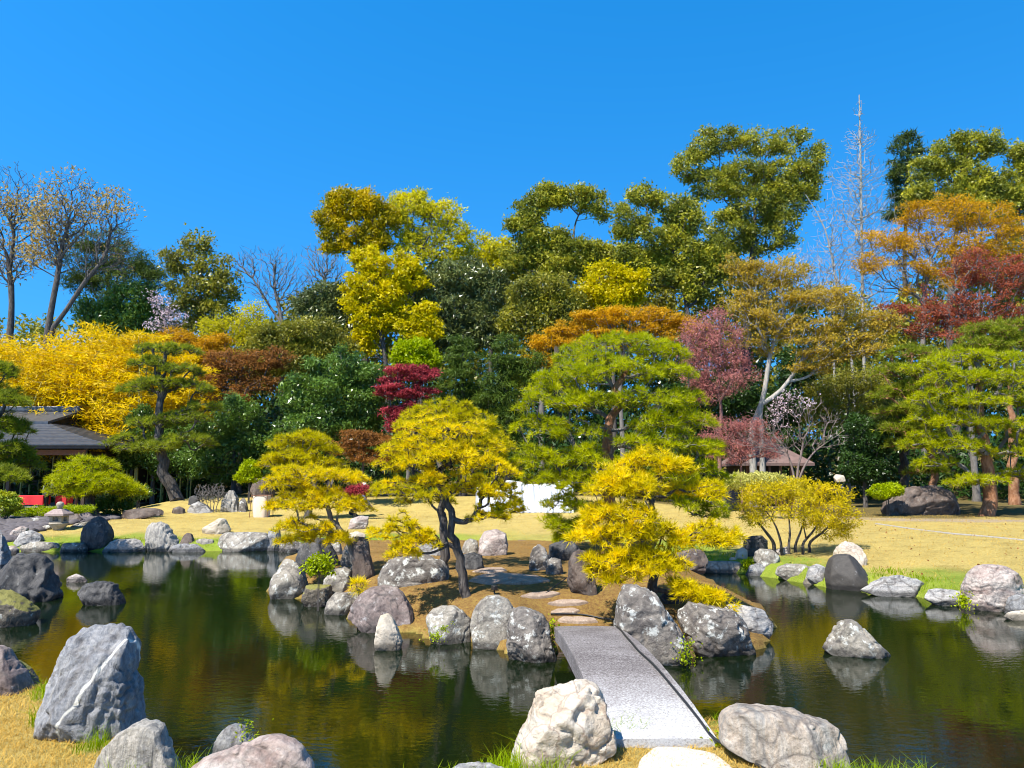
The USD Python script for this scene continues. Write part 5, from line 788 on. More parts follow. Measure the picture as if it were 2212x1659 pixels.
tree('broadleaf_shrub', 'glossy green shrub in the shade behind the trunk of the tall leaning pine', 'shrub', [[(330, 1060), (330, 1000), (335, 950)]], [(325, 925, 50, 44), (290, 985, 42, 28), (380, 940, 46, 50), (400, 990, 44, 34), (340, 985, 60, 34)], 40, L_green, 13000, 200, (0.20, 0.10), bark_dark, 0.14, 0.012, 0.26, shell=0.66, seed=66, fill=0.5)
tree('maple_shrub', 'low orange brown maple in the centre above the layered pine', 'shrub', [[(782, 1050), (784, 1010), (785, 980)]], [(780, 948, 50, 18), (822, 952, 30, 14), (750, 968, 34, 18), (792, 985, 48, 18), (835, 975, 22, 16)], 33.5, L_rusty, 6500, 260, (0.11, 0.07), bark_dark, 0.09, 0.007, 0.15, 0.4, 0.9, seed=67, flat=0.4)
tree('maple_tree', 'wide flat topped orange maple showing above the large bright pine', 'tree', [[(1345, 960), (1340, 850), (1345, 770)]], [(1290, 690, 58, 26), (1360, 680, 68, 22), (1432, 690, 58, 26), (1240, 712, 46, 26), (1190, 736, 42, 20), (1400, 722, 70, 26), (1480, 702, 42, 22), (1310, 730, 70, 24), (1170, 770, 30, 20)], 38.5, L_orange, 15000, 560, (0.15, 0.09), bark_grey, 0.18, 0.009, 0.22, 0.4, 0.8, seed=68, flat=0.35)
tree('maple_tree', 'golden maple with a pale twisting trunk and an airy spreading crown', 'tree', [[(1628, 1030), (1624, 960), (1626, 920), (1642, 880), (1654, 830), (1662, 775), (1680, 720)], [(1642, 880), (1680, 850), (1712, 810), (1740, 760)]],
     [(1620, 600, 52, 38), (1690, 588, 66, 36), (1600, 660, 46, 38), (1680, 650, 76, 42), (1770, 640, 66, 42), (1840, 680, 58, 42), (1720, 710, 86, 38), (1820, 740, 76, 36), (1640, 720, 66, 42), (1880, 730, 46, 34), (1770, 780, 66, 32), (1600, 572, 38, 18), (1900, 690, 36, 30)], 37, L_gold, 24000, 1500, (0.14, 0.085), bark_pale, 0.22, 0.008, 0.22, 0.3, 0.8, seed=69, flat=0.4, down=2.2, bf=0.4)
tree('maple_tree', 'pinkish budding maple right of the large bright pine', 'tree', [[(1556, 1040), (1553, 950), (1558, 885), (1545, 830)]], [(1500, 720, 44, 36), (1552, 700, 42, 36), (1530, 770, 56, 40), (1582, 762, 40, 44), (1498, 790, 36, 34), (1560, 832, 66, 34), (1602, 805, 36, 36), (1520, 840, 40, 30)], 36, L_pink, 9000, 1300, (0.10, 0.06), twig_pink, 0.14, 0.007, 0.2, 0.3, seed=70, down=2.2)
tree('maple_shrub', 'low pink twigged maple in front of the brown roofed hut', 'shrub', [[(1602, 1035), (1600, 1000), (1598, 960)]], [(1560, 925, 50, 34), (1615, 930, 46, 40), (1650, 960, 40, 34), (1580, 970, 50, 30)], 33, L_pink, 6000, 1300, (0.08, 0.045), twig_pink, 0.07, 0.006, 0.15, 0.3, seed=71, down=2.0)
tree('maple_tree', 'large orange maple filling the upper right', 'tree', [[(1990, 900), (1994, 740), (1996, 640), (2010, 560)], [(2090, 880), (2110, 700), (2120, 590)]], [(1985, 470, 56, 34), (2060, 450, 66, 40), (2140, 470, 66, 42), (1920, 520, 56, 42), (1990, 540, 76, 42), (2080, 530, 76, 42), (2170, 540, 60, 50), (1890, 585, 46, 46), (1960, 600, 66, 36), (2050, 590, 60, 30)], 46, L_orange, 19000, 1300, (0.15, 0.09), bark_grey, 0.26, 0.010, 0.26, 0.3, 0.8, seed=72, flat=0.4, down=2.2, leafon=0.85)
tree('maple_tree', 'red orange maple below the large orange maple at right', 'tree', [[(2100, 950), (2096, 820), (2100, 730)]], [(2120, 580, 76, 42), (2190, 600, 50, 50), (2050, 610, 56, 40), (2090, 660, 86, 38), (2180, 680, 56, 42), (2020, 660, 46, 40), (1995, 705, 46, 30), (2120, 715, 80, 26), (1930, 680, 40, 30)], 43, L_red, 15000, 1100, (0.14, 0.085), bark_grey, 0.22, 0.010, 0.25, 0.3, 0.8, seed=73, flat=0.4, down=2.2, leafon=0.9)
tree('broadleaf_tree', 'dull olive brown tree under the golden maple at right', 'tree', [[(1830, 1010), (1830, 930), (1832, 870)]], [(1800, 840, 66, 40), (1862, 830, 56, 42), (1780, 890, 46, 32), (1850, 880, 60, 32), (1900, 860, 40, 40)], 41, L_olive, 12000, 420, (0.15, 0.08), bark_grey, 0.16, 0.009, 0.26, 0.4, seed=74)
tree('broadleaf_tree', 'dark understorey tree right of the large bright pine', 'tree', [[(1580, 1040), (1580, 960), (1580, 890)]], [(1540, 880, 56, 50), (1600, 860, 50, 46), (1480, 860, 46, 50), (1640, 920, 40, 40), (1700, 880, 50, 40), (1720, 800, 50, 40)], 42, L_deep, 15000, 260, (0.24, 0.12), bark_dark, 0.18, 0.012, 0.35, shell=0.6, seed=75, fill=0.4)
tree('camellia', 'dark glossy camellia right of the plum tree', 'shrub', [[(1868, 1062), (1868, 1000), (1868, 950)]], [(1870, 955, 50, 44), (1848, 1000, 42, 36), (1892, 1000, 38, 36), (1860, 920, 36, 26), (1870, 1025, 50, 22)], 36, L_deep, 14000, 200, (0.13, 0.08), bark_dark, 0.12, 0.01, 0.18, shell=0.7, seed=76, fill=0.6, up=0.7)
tree('plum_tree', 'bare plum tree with upright shoots and a few white blossoms', 'tree', [[(1722, 1052), (1724, 1010), (1730, 985), (1735, 955)], [(1718, 1052), (1708, 1000), (1690, 960)], [(1726, 1048), (1748, 990), (1780, 960)]], [(1660, 900, 44, 40), (1710, 880, 46, 44), (1760, 890, 46, 44), (1620, 950, 40, 30), (1680, 950, 50, 36), (1800, 950, 40, 26), (1790, 910, 36, 30), (1740, 940, 50, 36)], 31.5, L_blossom, 480, 620, (0.07, 0.065), twig_plum, 0.09, 0.007, 0.06, 0.3, seed=77, down=3.0, bf=0.45, leafon=0.22, wob=0.05)
# dark wood behind everything
def undergrowth():
    rng = np.random.default_rng(8); P, O = [], []
    for row, (d0, h0, n) in enumerate(((44.5, 3.6, 70), (50, 5.2, 66), (57, 7.0, 66))):
        xs = np.linspace(-42, 42, n) * (d0 / 46)
        for x in xs:
            y = d0 + rng.uniform(-1.6, 1.6); g = ground(x, y); h = h0 * rng.uniform(0.7, 1.25); k = 330
            u = unit(rng.normal(size=(k, 3))); u[:, 2] = np.abs(u[:, 2]); rad = np.array([1.1, 1.0, h]) * rng.uniform(0.8, 1.2)
            P.append(np.array([x, y, g]) + u * rad * rng.uniform(0.75, 1.1, k)[:, None] + rng.normal(size=(k, 3)) * 0.2); O.append(u)
    P = np.vstack(P); return leaves(P, np.vstack(O), 0.36, 0.2, rng, 0.4, 0.6, tri=True)
def far_wood():
    rng = np.random.default_rng(18); P, O = [], []
    for row, d0 in enumerate((59, 63)):
        for px in np.arange(-60, 2290, 17):
            topy = np.interp(px, [-60, 330, 380, 520, 640, 760, 900, 1100, 1400, 1560, 1700, 1900, 2290], [700, 705, 690, 690, 640, 580, 540, 530, 500, 500, 640, 650, 440]) + rng.uniform(0, 60)
            d = d0 + rng.uniform(-1.5, 1.5); c = at(px, 900, d); g = ground(c[0], d); h = at(px, topy, d)[2] - g
            for z in np.arange(1.5, h, 2.0):
                k = 70; u = unit(rng.normal(size=(k, 3))); P.append(np.array([c[0] + rng.normal() * .5, d + rng.normal() * .6, g + z + rng.uniform(-.6, .6)]) + u * np.array([1.1, 1.0, 1.0]) * rng.uniform(.6, 1.1, k)[:, None]); O.append(u)
    P = np.vstack(P); return leaves(P, np.vstack(O), 0.40, 0.24, rng, 0.3, 0.6, tri=True)
top('far_wood', far_wood(), L_olive, 'olive green wood closing the view behind the garden trees', 'woodland', kind='stuff')
top('undergrowth', undergrowth(), L_deep, 'dark mass of undergrowth on the slope behind the trees', 'undergrowth', kind='stuff')
# low shrubs
shrub('clipped_shrub', 'small bright green shrub in front of the camellia, left of the very large boulder', 'shrub', [(1905, 1062, 30, 16), (1930, 1058, 22, 14)], 31.2, L_lime, 4200, (0.075, 0.05), seed=80)
shrub('variegated_shrub', 'cream variegated shrub behind the round yellow bush', 'shrub', [(1600, 1040, 36, 16), (1650, 1035, 40, 16), (1690, 1042, 30, 12)], 29.5, leafmat('cream_leaves', [(0.18, 0.18, 0.03), (0.46, 0.42, 0.16), (0.62, 0.56, 0.3)], 0.3, 0.45, 0.6), 5500, (0.10, 0.045), seed=81)
shrub('azalea', 'orange tinged azalea at the left edge by the tea house', 'shrub', [(12, 1080, 24, 16), (28, 1088, 18, 14), (0, 1100, 30, 14)], 27.5, leafmat('orange_azalea', [(0.12, 0.16, 0.02), (0.38, 0.32, 0.02), (0.60, 0.30, 0.03)], 0.3, 0.45, 0.6, 1.6), 3600, (0.09, 0.05), seed=82)
shrub('clipped_hedge', 'low yellow green hedge behind the cobbles and the stone lantern', 'hedge', [(50, 1108, 26, 8), (85, 1106, 26, 8), (120, 1103, 24, 8), (155, 1100, 24, 7), (180, 1100, 22, 8)], 28.5, L_lime, 5200, (0.09, 0.03), seed=83, nst=8)
shrub('garden_shrub', 'mottled green shrub right of the round topped pine', 'shrub', [(235, 1082, 28, 18), (268, 1078, 26, 20), (250, 1096, 38, 14)], 31.3, L_green, 4800, (0.10, 0.06), seed=84)
shrub('garden_shrub', 'dark low shrub behind the mottled green shrub', 'shrub', [(290, 1058, 30, 12), (310, 1065, 18, 10)], 34, L_green, 2600, (0.10, 0.05), seed=85)
shrub('garden_shrub', 'small round yellow leaved shrub beside the large half hidden brown rock', 'shrub', [(541, 1010, 20, 18), (525, 1028, 18, 14), (548, 1030, 16, 12)], 34.5, L_lime, 2600, (0.11, 0.06), seed=86)
tree('bare_bush', 'dense grey leafless bush at the back of the lawn', 'bush', [[(455 + 6 * k, 1100), (455 + 10 * k, 1080)] for k in (-2, -1, 0, 1, 2)], [(440, 1062, 22, 20), (470, 1060, 22, 20), (455, 1070, 36, 18)], 32.5, L_buds, 0, 700, bark=bark_grey, r0=0.03, rt=0.006, seed=87, first=0.1, down=2.0)
shrub('garden_shrub', 'leafy green sprout under the left island pine', 'shrub', [(690, 1212, 20, 12), (672, 1228, 16, 12), (706, 1226, 14, 10)], 12.9, L_lime, 900, (0.055, 0.035), seed=88, r0=0.01)
shrub('fern_clump', 'green weeds between the dark spotted rock and the far left bridge corner', 'weeds', [(1191, 1378, 5, 26), (1194, 1350, 4, 12)], 9.75, L_lime, 260, (0.03, 0.022), seed=89, r0=0.004, nst=3)
shrub('fern_clump', 'green weeds beside the flat topped block at the bridge end', 'weeds', [(1568, 1604, 14, 12), (1592, 1612, 16, 10)], 5.75, L_lime, 260, (0.05, 0.032), seed=90, r0=0.004, nst=4)
shrub('fern_clump', 'yellow green moss tuft on the grey and ochre rock', 'moss', [(940, 1375, 12, 5), (958, 1358, 6, 5)], 9.95, L_lime, 260, (0.025, 0.02), seed=91, r0=0.003, nst=3)
shrub('fern_clump', 'weeds at the water between the two large spotted rocks right of the bridge', 'weeds', [(1482, 1420, 10, 12), (1486, 1395, 7, 10)], 9.2, L_lime, 260, (0.03, 0.022), seed=92, r0=0.004, nst=3)
shrub('fern_clump', 'pale weed sprouting from the small dark grey rock at the bottom', 'weeds', [(536, 1570, 6, 14), (548, 1592, 8, 8)], 6.3, L_lime, 120, (0.03, 0.012), seed=93, r0=0.002, nst=3)
shrub('fern_clump', 'bright green weed at the shore below the cream stone', 'weeds', [(1616, 1218, 9, 9)], 17.6, L_lime, 260, (0.06, 0.04), seed=94, r0=0.005, nst=3)
shrub('fern_clump', 'bright weed at the shore left of the big pinkish boulder', 'weeds', [(2082, 1298, 6, 14)], 12.9, L_lime, 260, (0.04, 0.03), seed=95, r0=0.004, nst=3)
shrub('red_shrub', 'low dark red shrub behind the left island pine', 'shrub', [(775, 1058, 26, 10), (760, 1064, 20, 8)], 29, L_crimson, 1800, (0.09, 0.05), seed=96, r0=0.01)
# ---------------------------------------------------------------- bridge, tea house and small things
def slab_bridge(name, label, quad, z0, rise, th, mat, zfar=None):
    """A bowed stone slab between two banks: quad = near left, near right, far right, far left in the picture."""
    nl, nr = atz(*quad[0], z0), atz(*quad[1], z0); fr, fl = atz(*quad[2], zfar or z0), atz(*quad[3], zfar or z0)
    n, k = 40, 9; V = []
    prof = [(0, -th), (0, -0.012), (0.012, 0.0)] + [(u, 0.006 * math.sin(math.pi * u)) for u in np.linspace(0.08, 0.92, 6)] + [(0.988, 0.0), (1, -0.012), (1, -th)]
    for i in range(n + 1):
        t = i / n; a = nl + (fl - nl) * t; b = nr + (fr - nr) * t; zz = rise * 4 * t * (1 - t)
        for u, h in prof: V.append(a + (b - a) * u + np.array([0, 0, zz + h - (0.0 if h > -th else 0.02 * math.sin(math.pi * t))]))
    V = np.array(V); m = len(prof); Fq = []
    for i in range(n):
        for j in range(m): Fq.append((i * m + j, i * m + (j + 1) % m, (i + 1) * m + (j + 1) % m, (i + 1) * m + j))
    q = np.array(Fq)[:, ::-1]; f = np.vstack([q[:, [0, 1, 2]], q[:, [0, 2, 3]]])
    for s, o in ((0, 1), (n * m, -1)):
        f = np.vstack([f, np.array([(s, s + j, s + j + 1)[::o] for j in range(1, m - 1)])])
    V = V + (meshkit.fbm(V * 9, 3, 2)[:, None] - 0.5) * 0.006
    t = numbered('/World', name); loc = (nl + nr) / 2; mm = usdkit.mesh(stage, t, (V - loc, f), mat, 35); mm.AddTranslateOp().Set(Gf.Vec3d(*map(float, loc)))
    data(mm.GetPrim(), label, 'bridge'); return nl, nr, fr, fl
bridge_look = MAT('bridge_stone', {'tc': ('texture_coordinate', {}), 's': ('separate_xyz', {}), 'n': ('noise_texture', {'scale': 55.0, 'detail': 4, 'roughness': 0.75}), 'n2': ('noise_texture', {'scale': 2.4, 'detail': 4, 'roughness': 0.6}),
    'mp': ('mapping', {'scale': (1.0, 6.0, 1.0)}), 'n3': ('noise_texture', {'scale': 2.2, 'detail': 4}),
    'w': ('map_range', {'from_min': 0.1, 'from_max': 1.5, 'to_min': 0.30, 'to_max': 0.0, 'clamp': True}), 'a': ('math', {'math_type': 'add'}), 'a2': ('math', {'math_type': 'multiply_add', 'value2': 0.22}), 'a3': ('math', {'math_type': 'multiply_add', 'value2': 0.12}),
    'r': ('rgb_ramp', {'ramp': [(0.50, (0.035, 0.029, 0.028)), (0.62, (0.085, 0.073, 0.070)), (0.74, (0.16, 0.145, 0.14)), (0.86, (0.24, 0.23, 0.225)), (0.97, (0.34, 0.335, 0.33))]}),
    'b': ('bump', {'strength': 0.6, 'distance': 0.012}), 'p': ('principled_bsdf', {'roughness': 0.85, 'specular_ior_level': 0.25})},
    [('tc.object', 's.vector'), ('tc.object', 'n.vector'), ('tc.object', 'n2.vector'), ('tc.object', 'mp.vector'), ('mp.vector', 'n3.vector'), ('s.y', 'w.value'), ('n.fac', 'a.value1'), ('w.result', 'a.value2'), ('n2.fac', 'a2.value1'), ('a.value', 'a2.value3'), ('n3.fac', 'a3.value1'), ('a2.value', 'a3.value3'),
     ('a3.value', 'r.fac'), ('n.fac', 'b.height'), ('r.color', 'p.base_color'), ('b.normal', 'p.normal')], surface='p.BSDF')
BQ = slab_bridge('stone_bridge', 'gently bowed grey stone slab bridge with a whitened near end', [(1312, 1598), (1552, 1596), (1330, 1353), (1196, 1353)], 0.36, 0.13, 0.16, bridge_look)
earth = rockmat('earthy_slab', [(0.12, 0.09, 0.08), (0.22, 0.175, 0.16), (0.32, 0.27, 0.25)], scale=4, lichen=0.4, lichen_col=(0.42, 0.38, 0.36), bump=0.4)
slab_bridge('slab_path', 'broad brownish stone slab leading from the back of the island to the lawn', [(1046, 1219), (1122, 1221), (1166, 1170), (1120, 1166)], 0.50, 0.03, 0.2, earth, 0.46)
# end stone under the bridge
v = box(((BQ[0] + BQ[1]) / 2)[:3] + np.array([0, 0.02, -0.22]), (1.0, 0.14, 0.24), 0.0, 0.02); top('bridge_footing', v, bridge_look, 'narrow grey footing stone under the near end of the bridge', 'stone block')
# cable along the bridge
blackp = plain('black_rubber', (0.012, 0.012, 0.012), 0.5, 0.1)
def on_bridge(t, u):
    a = BQ[0] + (BQ[3] - BQ[0]) * t; b = BQ[1] + (BQ[2] - BQ[1]) * t; return a + (b - a) * u + np.array([0, 0, 0.13 * 4 * t * (1 - t) + 0.018])
cb = [onto(1660, 1676) + [0, 0, .03], onto(1600, 1645) + [0, 0, .03], onto(1560, 1622) + [0, 0, 0.05]] + [on_bridge(t, u) for t, u in ((0.0, 0.94), (0.06, 0.93), (0.2, 0.90), (0.4, 0.87), (0.55, 0.84), (0.7, 0.87), (0.85, 0.93), (0.99, 0.98))] + [onto(1345, 1350) + [0, 0, .03], onto(1300, 1340) + [0, 0, .03], onto(1250, 1331) + [0, 0, .02], onto(1190, 1331) + [0, 0, .02]]
top('cable', polytube(curve(cb, 90), 0.011, 6), blackp, 'black cable lying along the right side of the stone bridge', 'cable', smooth=True)
top('rod', polytube(np.array([onto(1165, 1293), onto(1224, 1268) + [0, 0, 0.14]]), 0.008, 6), blackp, 'thin dark rod leaning over the island path', 'rod')
sp = onto(1068, 1285); t = Thing('spotlight', 'small black garden spotlight behind the large rounded pale rock', 'lamp', sp)
t.part('housing', box(sp + [0, 0.0, .10], (0.07, 0.10, 0.07), 0.5, 0.01), blackp); t.part('spike', polytube(np.array([sp - [0, 0, .05], sp + [0, 0, .08]]), .01, 6), blackp)

# tea house
roof_m = MAT('roof_tile', {'g': ('geometry', {}), 'oi': ('object_info', {}), 'n': ('noise_texture', {'scale': 5.0, 'detail': 5, 'roughness': 0.7}), 'r': ('rgb_ramp', {'ramp': [(0.3, (0.022, 0.025, 0.031)), (0.5, (0.038, 0.041, 0.049)), (0.7, (0.06, 0.064, 0.073))]}), 'p': ('principled_bsdf', {'roughness': 0.42, 'specular_ior_level': 0.5})}, [('g.position', 'n.vector'), ('n.fac', 'r.fac'), ('r.color', 'p.base_color')], surface='p.BSDF')
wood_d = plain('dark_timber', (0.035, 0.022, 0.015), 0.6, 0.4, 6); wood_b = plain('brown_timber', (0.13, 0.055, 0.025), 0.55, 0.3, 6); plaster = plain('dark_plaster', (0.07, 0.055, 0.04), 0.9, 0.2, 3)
stone_pale = plain('pale_edge_stone', (0.22, 0.205, 0.18), 0.85, 0.2, 9)
EZ = at(239, 961, 36)[2]; ER = at(239, 961, 36)[0]; UZ, UR, UY = 5.05, -24.9, 39.5
T0 = Thing('tea_house', 'dark timber tea house with a low grey tiled roof at the left edge', 'building', (-24.0, 39.0, 0.6))
XL = -33.0
NC = 15
for k in range(NC):
    f0, f1 = k / NC, (k + 1) / NC + 0.02
    sag = lambda f: -0.10 * math.sin(math.pi * f)
    pt = lambda f: (36 + (UY - 36) * f, ER + (UR - ER) * f, EZ + (UZ - EZ) * f + sag(f))
    y0, x0, z0 = pt(f0); y1, x1, z1 = pt(f1)
    up = 0.045
    ring = lambda y, x, z: [(XL, y, z), (x, y, z), (x, 80 - y + 4, z)]
    a, b = ring(y0, x0, z0 + up), ring(y1, x1, z1 + 0.012); c, d_ = ring(y0 + 0.005, x0 - 0.005, z0 - 0.02), ring(y1, x1, z1 - 0.05)
    V = np.array(a + b + c + d_); q = []
    for i in (0, 1): q += [(i, i + 1, i + 4, i + 3), (i + 6, i + 7, i + 1, i), (i + 9, i + 10, i + 7, i + 6), (i + 3, i + 4, i + 10, i + 9)]
    q += [(0, 3, 9, 6), (2, 8, 11, 5)]
    T0.part('roof_course', (V, np.vstack([np.array(q)[:, [0, 1, 2]], np.array(q)[:, [0, 2, 3]]])), roof_m)
# upper gable
RY, RZ = 42.0, 5.85
gx = UR - 0.15
V = np.array([(XL, UY - .35, UZ + .02), (gx + .5, UY - .35, UZ + .02), (gx + .5, RY, RZ), (XL, RY, RZ), (XL, 84 - UY + .35, UZ + .02), (gx + .5, 84 - UY + .35, UZ + .02)]); V = np.vstack([V, V - [0, 0, 0.14]])
q = np.array([(0, 1, 2, 3), (3, 2, 5, 4), (6, 9, 8, 7), (9, 10, 11, 8), (0, 6, 7, 1), (1, 7, 8, 2), (2, 8, 11, 5), (4, 5, 11, 10), (0, 3, 9, 6), (3, 4, 10, 9)])
T0.part('upper_roof', (V, np.vstack([q[:, [0, 1, 2]], q[:, [0, 2, 3]]])), roof_m)
T0.part('ridge', box(((XL + gx + .55) / 2, RY, RZ + 0.12), (gx + .55 - XL, 0.35, 0.32), 0, 0.06), roof_m)
V = np.array([(gx, UY, UZ - .1), (gx, 84 - UY, UZ - .1), (gx, RY, RZ - .16), (gx - .1, UY, UZ - .1), (gx - .1, 84 - UY, UZ - .1), (gx - .1, RY, RZ - .16)])
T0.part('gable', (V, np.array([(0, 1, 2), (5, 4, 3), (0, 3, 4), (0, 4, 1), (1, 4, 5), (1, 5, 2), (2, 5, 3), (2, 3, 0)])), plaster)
T0.part('eave_board', box(((XL + ER - .3) / 2, 36.12, EZ - 0.10), (ER - .3 - XL, 0.06, 0.14)), wood_d)
T0.part('eave_board', box((ER - .22, 42, EZ - 0.10), (0.06, 11.6, 0.14)), wood_d)
T0.part('beam', box(((XL + -21.4) / 2, 37.4, EZ - 0.33), (-21.4 - XL, 0.18, 0.26)), wood_b); T0.part('beam', box((-21.4, 42, EZ - 0.36), (0.16, 9.3, 0.2)), wood_d)
for x, y in ((-21.4, 37.4), (-25.2, 37.4), (-29.2, 37.4), (-21.4, 42.0), (-21.4, 46.4)): T0.part('post', box((x, y, (EZ + 0.55) / 2), (0.16, 0.16, EZ - 0.55 - 0.2)), wood_d)
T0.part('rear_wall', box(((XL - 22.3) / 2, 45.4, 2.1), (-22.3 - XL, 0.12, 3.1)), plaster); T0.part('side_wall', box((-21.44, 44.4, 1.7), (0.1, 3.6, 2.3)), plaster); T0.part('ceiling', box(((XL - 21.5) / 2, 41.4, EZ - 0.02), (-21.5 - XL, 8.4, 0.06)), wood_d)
T0.part('floor', box(((XL - 21) / 2, 41.2, 0.56), (-21 - XL, 9.6, 0.24)), stone_pale)
b = onto(70, 1099); 
for k in range(5): top('kerb_stone', box((-25.9 + k * 0.95, 34.6, 0.60 + 0.01 * (k % 2)), (0.9, 0.3, 0.24), 0.02 * (k - 2), 0.03), stone_pale, ['low pale kerb stone before the tea house, leftmost of five', 'second of five pale kerb stones before the tea house', 'middle one of five pale kerb stones before the tea house', 'fourth of five pale kerb stones before the tea house', 'low pale kerb stone before the tea house, rightmost of five'][k], 'kerb stone')
red = plain('red_cloth', (0.42, 0.012, 0.018), 0.8, 0.15, 12)
def bench(x0, x1, y, label):
    z = 1.28; t = Thing('bench', label, 'bench', ((x0 + x1) / 2, y, 0.68))
    n = 26; xs = np.linspace(x0, x1, n); P = []
    for x in xs: 
        w = 0.015 * math.sin(x * 9)
        P += [(x, y - .30 + w, z - .44), (x, y - .31 + w * .5, z - .02), (x, y - .29, z), (x, y + .29, z), (x, y + .31, z - .02), (x, y + .30, z - .44)]
    q = np.array([(i * 6 + j, (i + 1) * 6 + j, (i + 1) * 6 + j + 1, i * 6 + j + 1) for i in range(n - 1) for j in range(5)]); V = np.array(P)
    cap = [((0, 1, 2), (0, 2, 3), (0, 3, 4), (0, 4, 5))]; e = (n - 1) * 6
    f = np.vstack([q[:, [0, 1, 2]], q[:, [0, 2, 3]], np.array(cap[0]), np.array([(e + c, e + b_, e + a) for a, b_, c in cap[0]])])
    t.part('red_cloth', (V, f), red, 40)
    for x in (x0 + .2, x1 - .2):
        for dy in (-.2, .2): t.part('leg', box((x, y + dy, 0.83), (0.07, 0.07, 0.34)), wood_b)
bench(at(30, 1080, 36)[0], at(101, 1080, 36)[0], 36.0, 'long bench draped in red cloth in front of the tea house')
bench(at(128, 1080, 36.4)[0], at(150, 1080, 36.4)[0], 36.4, 'short end of a red draped bench behind the round topped pine')
gold = plain('golden_bamboo', (0.50, 0.30, 0.06), 0.4, 0.15, 5, 0.05); dgreen = plain('dark_green_cap', (0.02, 0.05, 0.04), 0.5, 0.1)
pb = onto(93, 1096); t = Thing('bamboo_post', 'yellow bamboo post with a dark green cap in front of the red bench', 'post', pb)
pz = at(93, 1066, pb[1])[2]; t.part('pole', polytube(np.array([pb - [0, 0, .2], [pb[0] + .03, pb[1], pz]]), 0.105, 12), gold, True); t.part('cap', polytube(np.array([[pb[0] + .03, pb[1], pz], [pb[0] + .03, pb[1], pz + .14]]), 0.12, 12), dgreen, 40)
wp = onto(164, 1098); top('wooden_post', polytube(np.array([wp - [0, 0, .2], [wp[0], wp[1], at(165, 1075, wp[1])[2]]]), 0.085, 10), wood_b, 'short brown wooden post under the round topped pine', 'post', smooth=True)
rp = [np.array([-30.5, pb[1], pz - .1]), np.array([pb[0] - 2.4, pb[1], pz - .22]), np.array([pb[0], pb[1] - .1, pz - .12]), np.array([(pb[0] + wp[0]) / 2, pb[1], pz - .28]), np.array([wp[0], wp[1], at(165, 1078, wp[1])[2]])]
top('rope', polytube(curve(rp, 40), 0.018, 5), plain('rope', (0.2, 0.17, 0.12), 0.9), 'thin rope strung from the bamboo post in front of the tea house', 'rope')

# people
import manifold3d as m3
def chain(joints, bones, r_len=0.03, it=6):
    """joints: {name: (xyz, radius)}; every bone is the hull of two spheres; all joined, refined and relaxed."""
    ms = [m3.Manifold.batch_hull([m3.Manifold.sphere(float(joints[a][1]), 10).translate(list(map(float, joints[a][0]))), m3.Manifold.sphere(float(joints[b][1]), 10).translate(list(map(float, joints[b][0])))]) for a, b in bones]
    m = m3.Manifold.batch_boolean(ms, m3.OpType.Add).refine_to_length(r_len); v, f = mesh_of(m)
    tm = trimesh.Trimesh(v, f, process=True); trimesh.smoothing.filter_taubin(tm, iterations=it); return np.array(tm.vertices), np.array(tm.faces)
skin = plain('skin', (0.42, 0.24, 0.17), 0.6, 0.06, 20); hair_g = plain('grey_hair', (0.36, 0.36, 0.36), 0.7, 0.2, 60); navy = plain('navy_cloth', (0.012, 0.018, 0.05), 0.8, 0.2, 20); blueg = plain('grey_blue_cloth', (0.15, 0.17, 0.26), 0.85, 0.15, 20); black_c = plain('black_cloth', (0.012, 0.012, 0.014), 0.85, 0.2, 20); scarf_m = plain('blue_scarf', (0.10, 0.18, 0.42), 0.8, 0.2, 20); paper = plain('paper', (0.6, 0.6, 0.57), 0.8, 0.03)
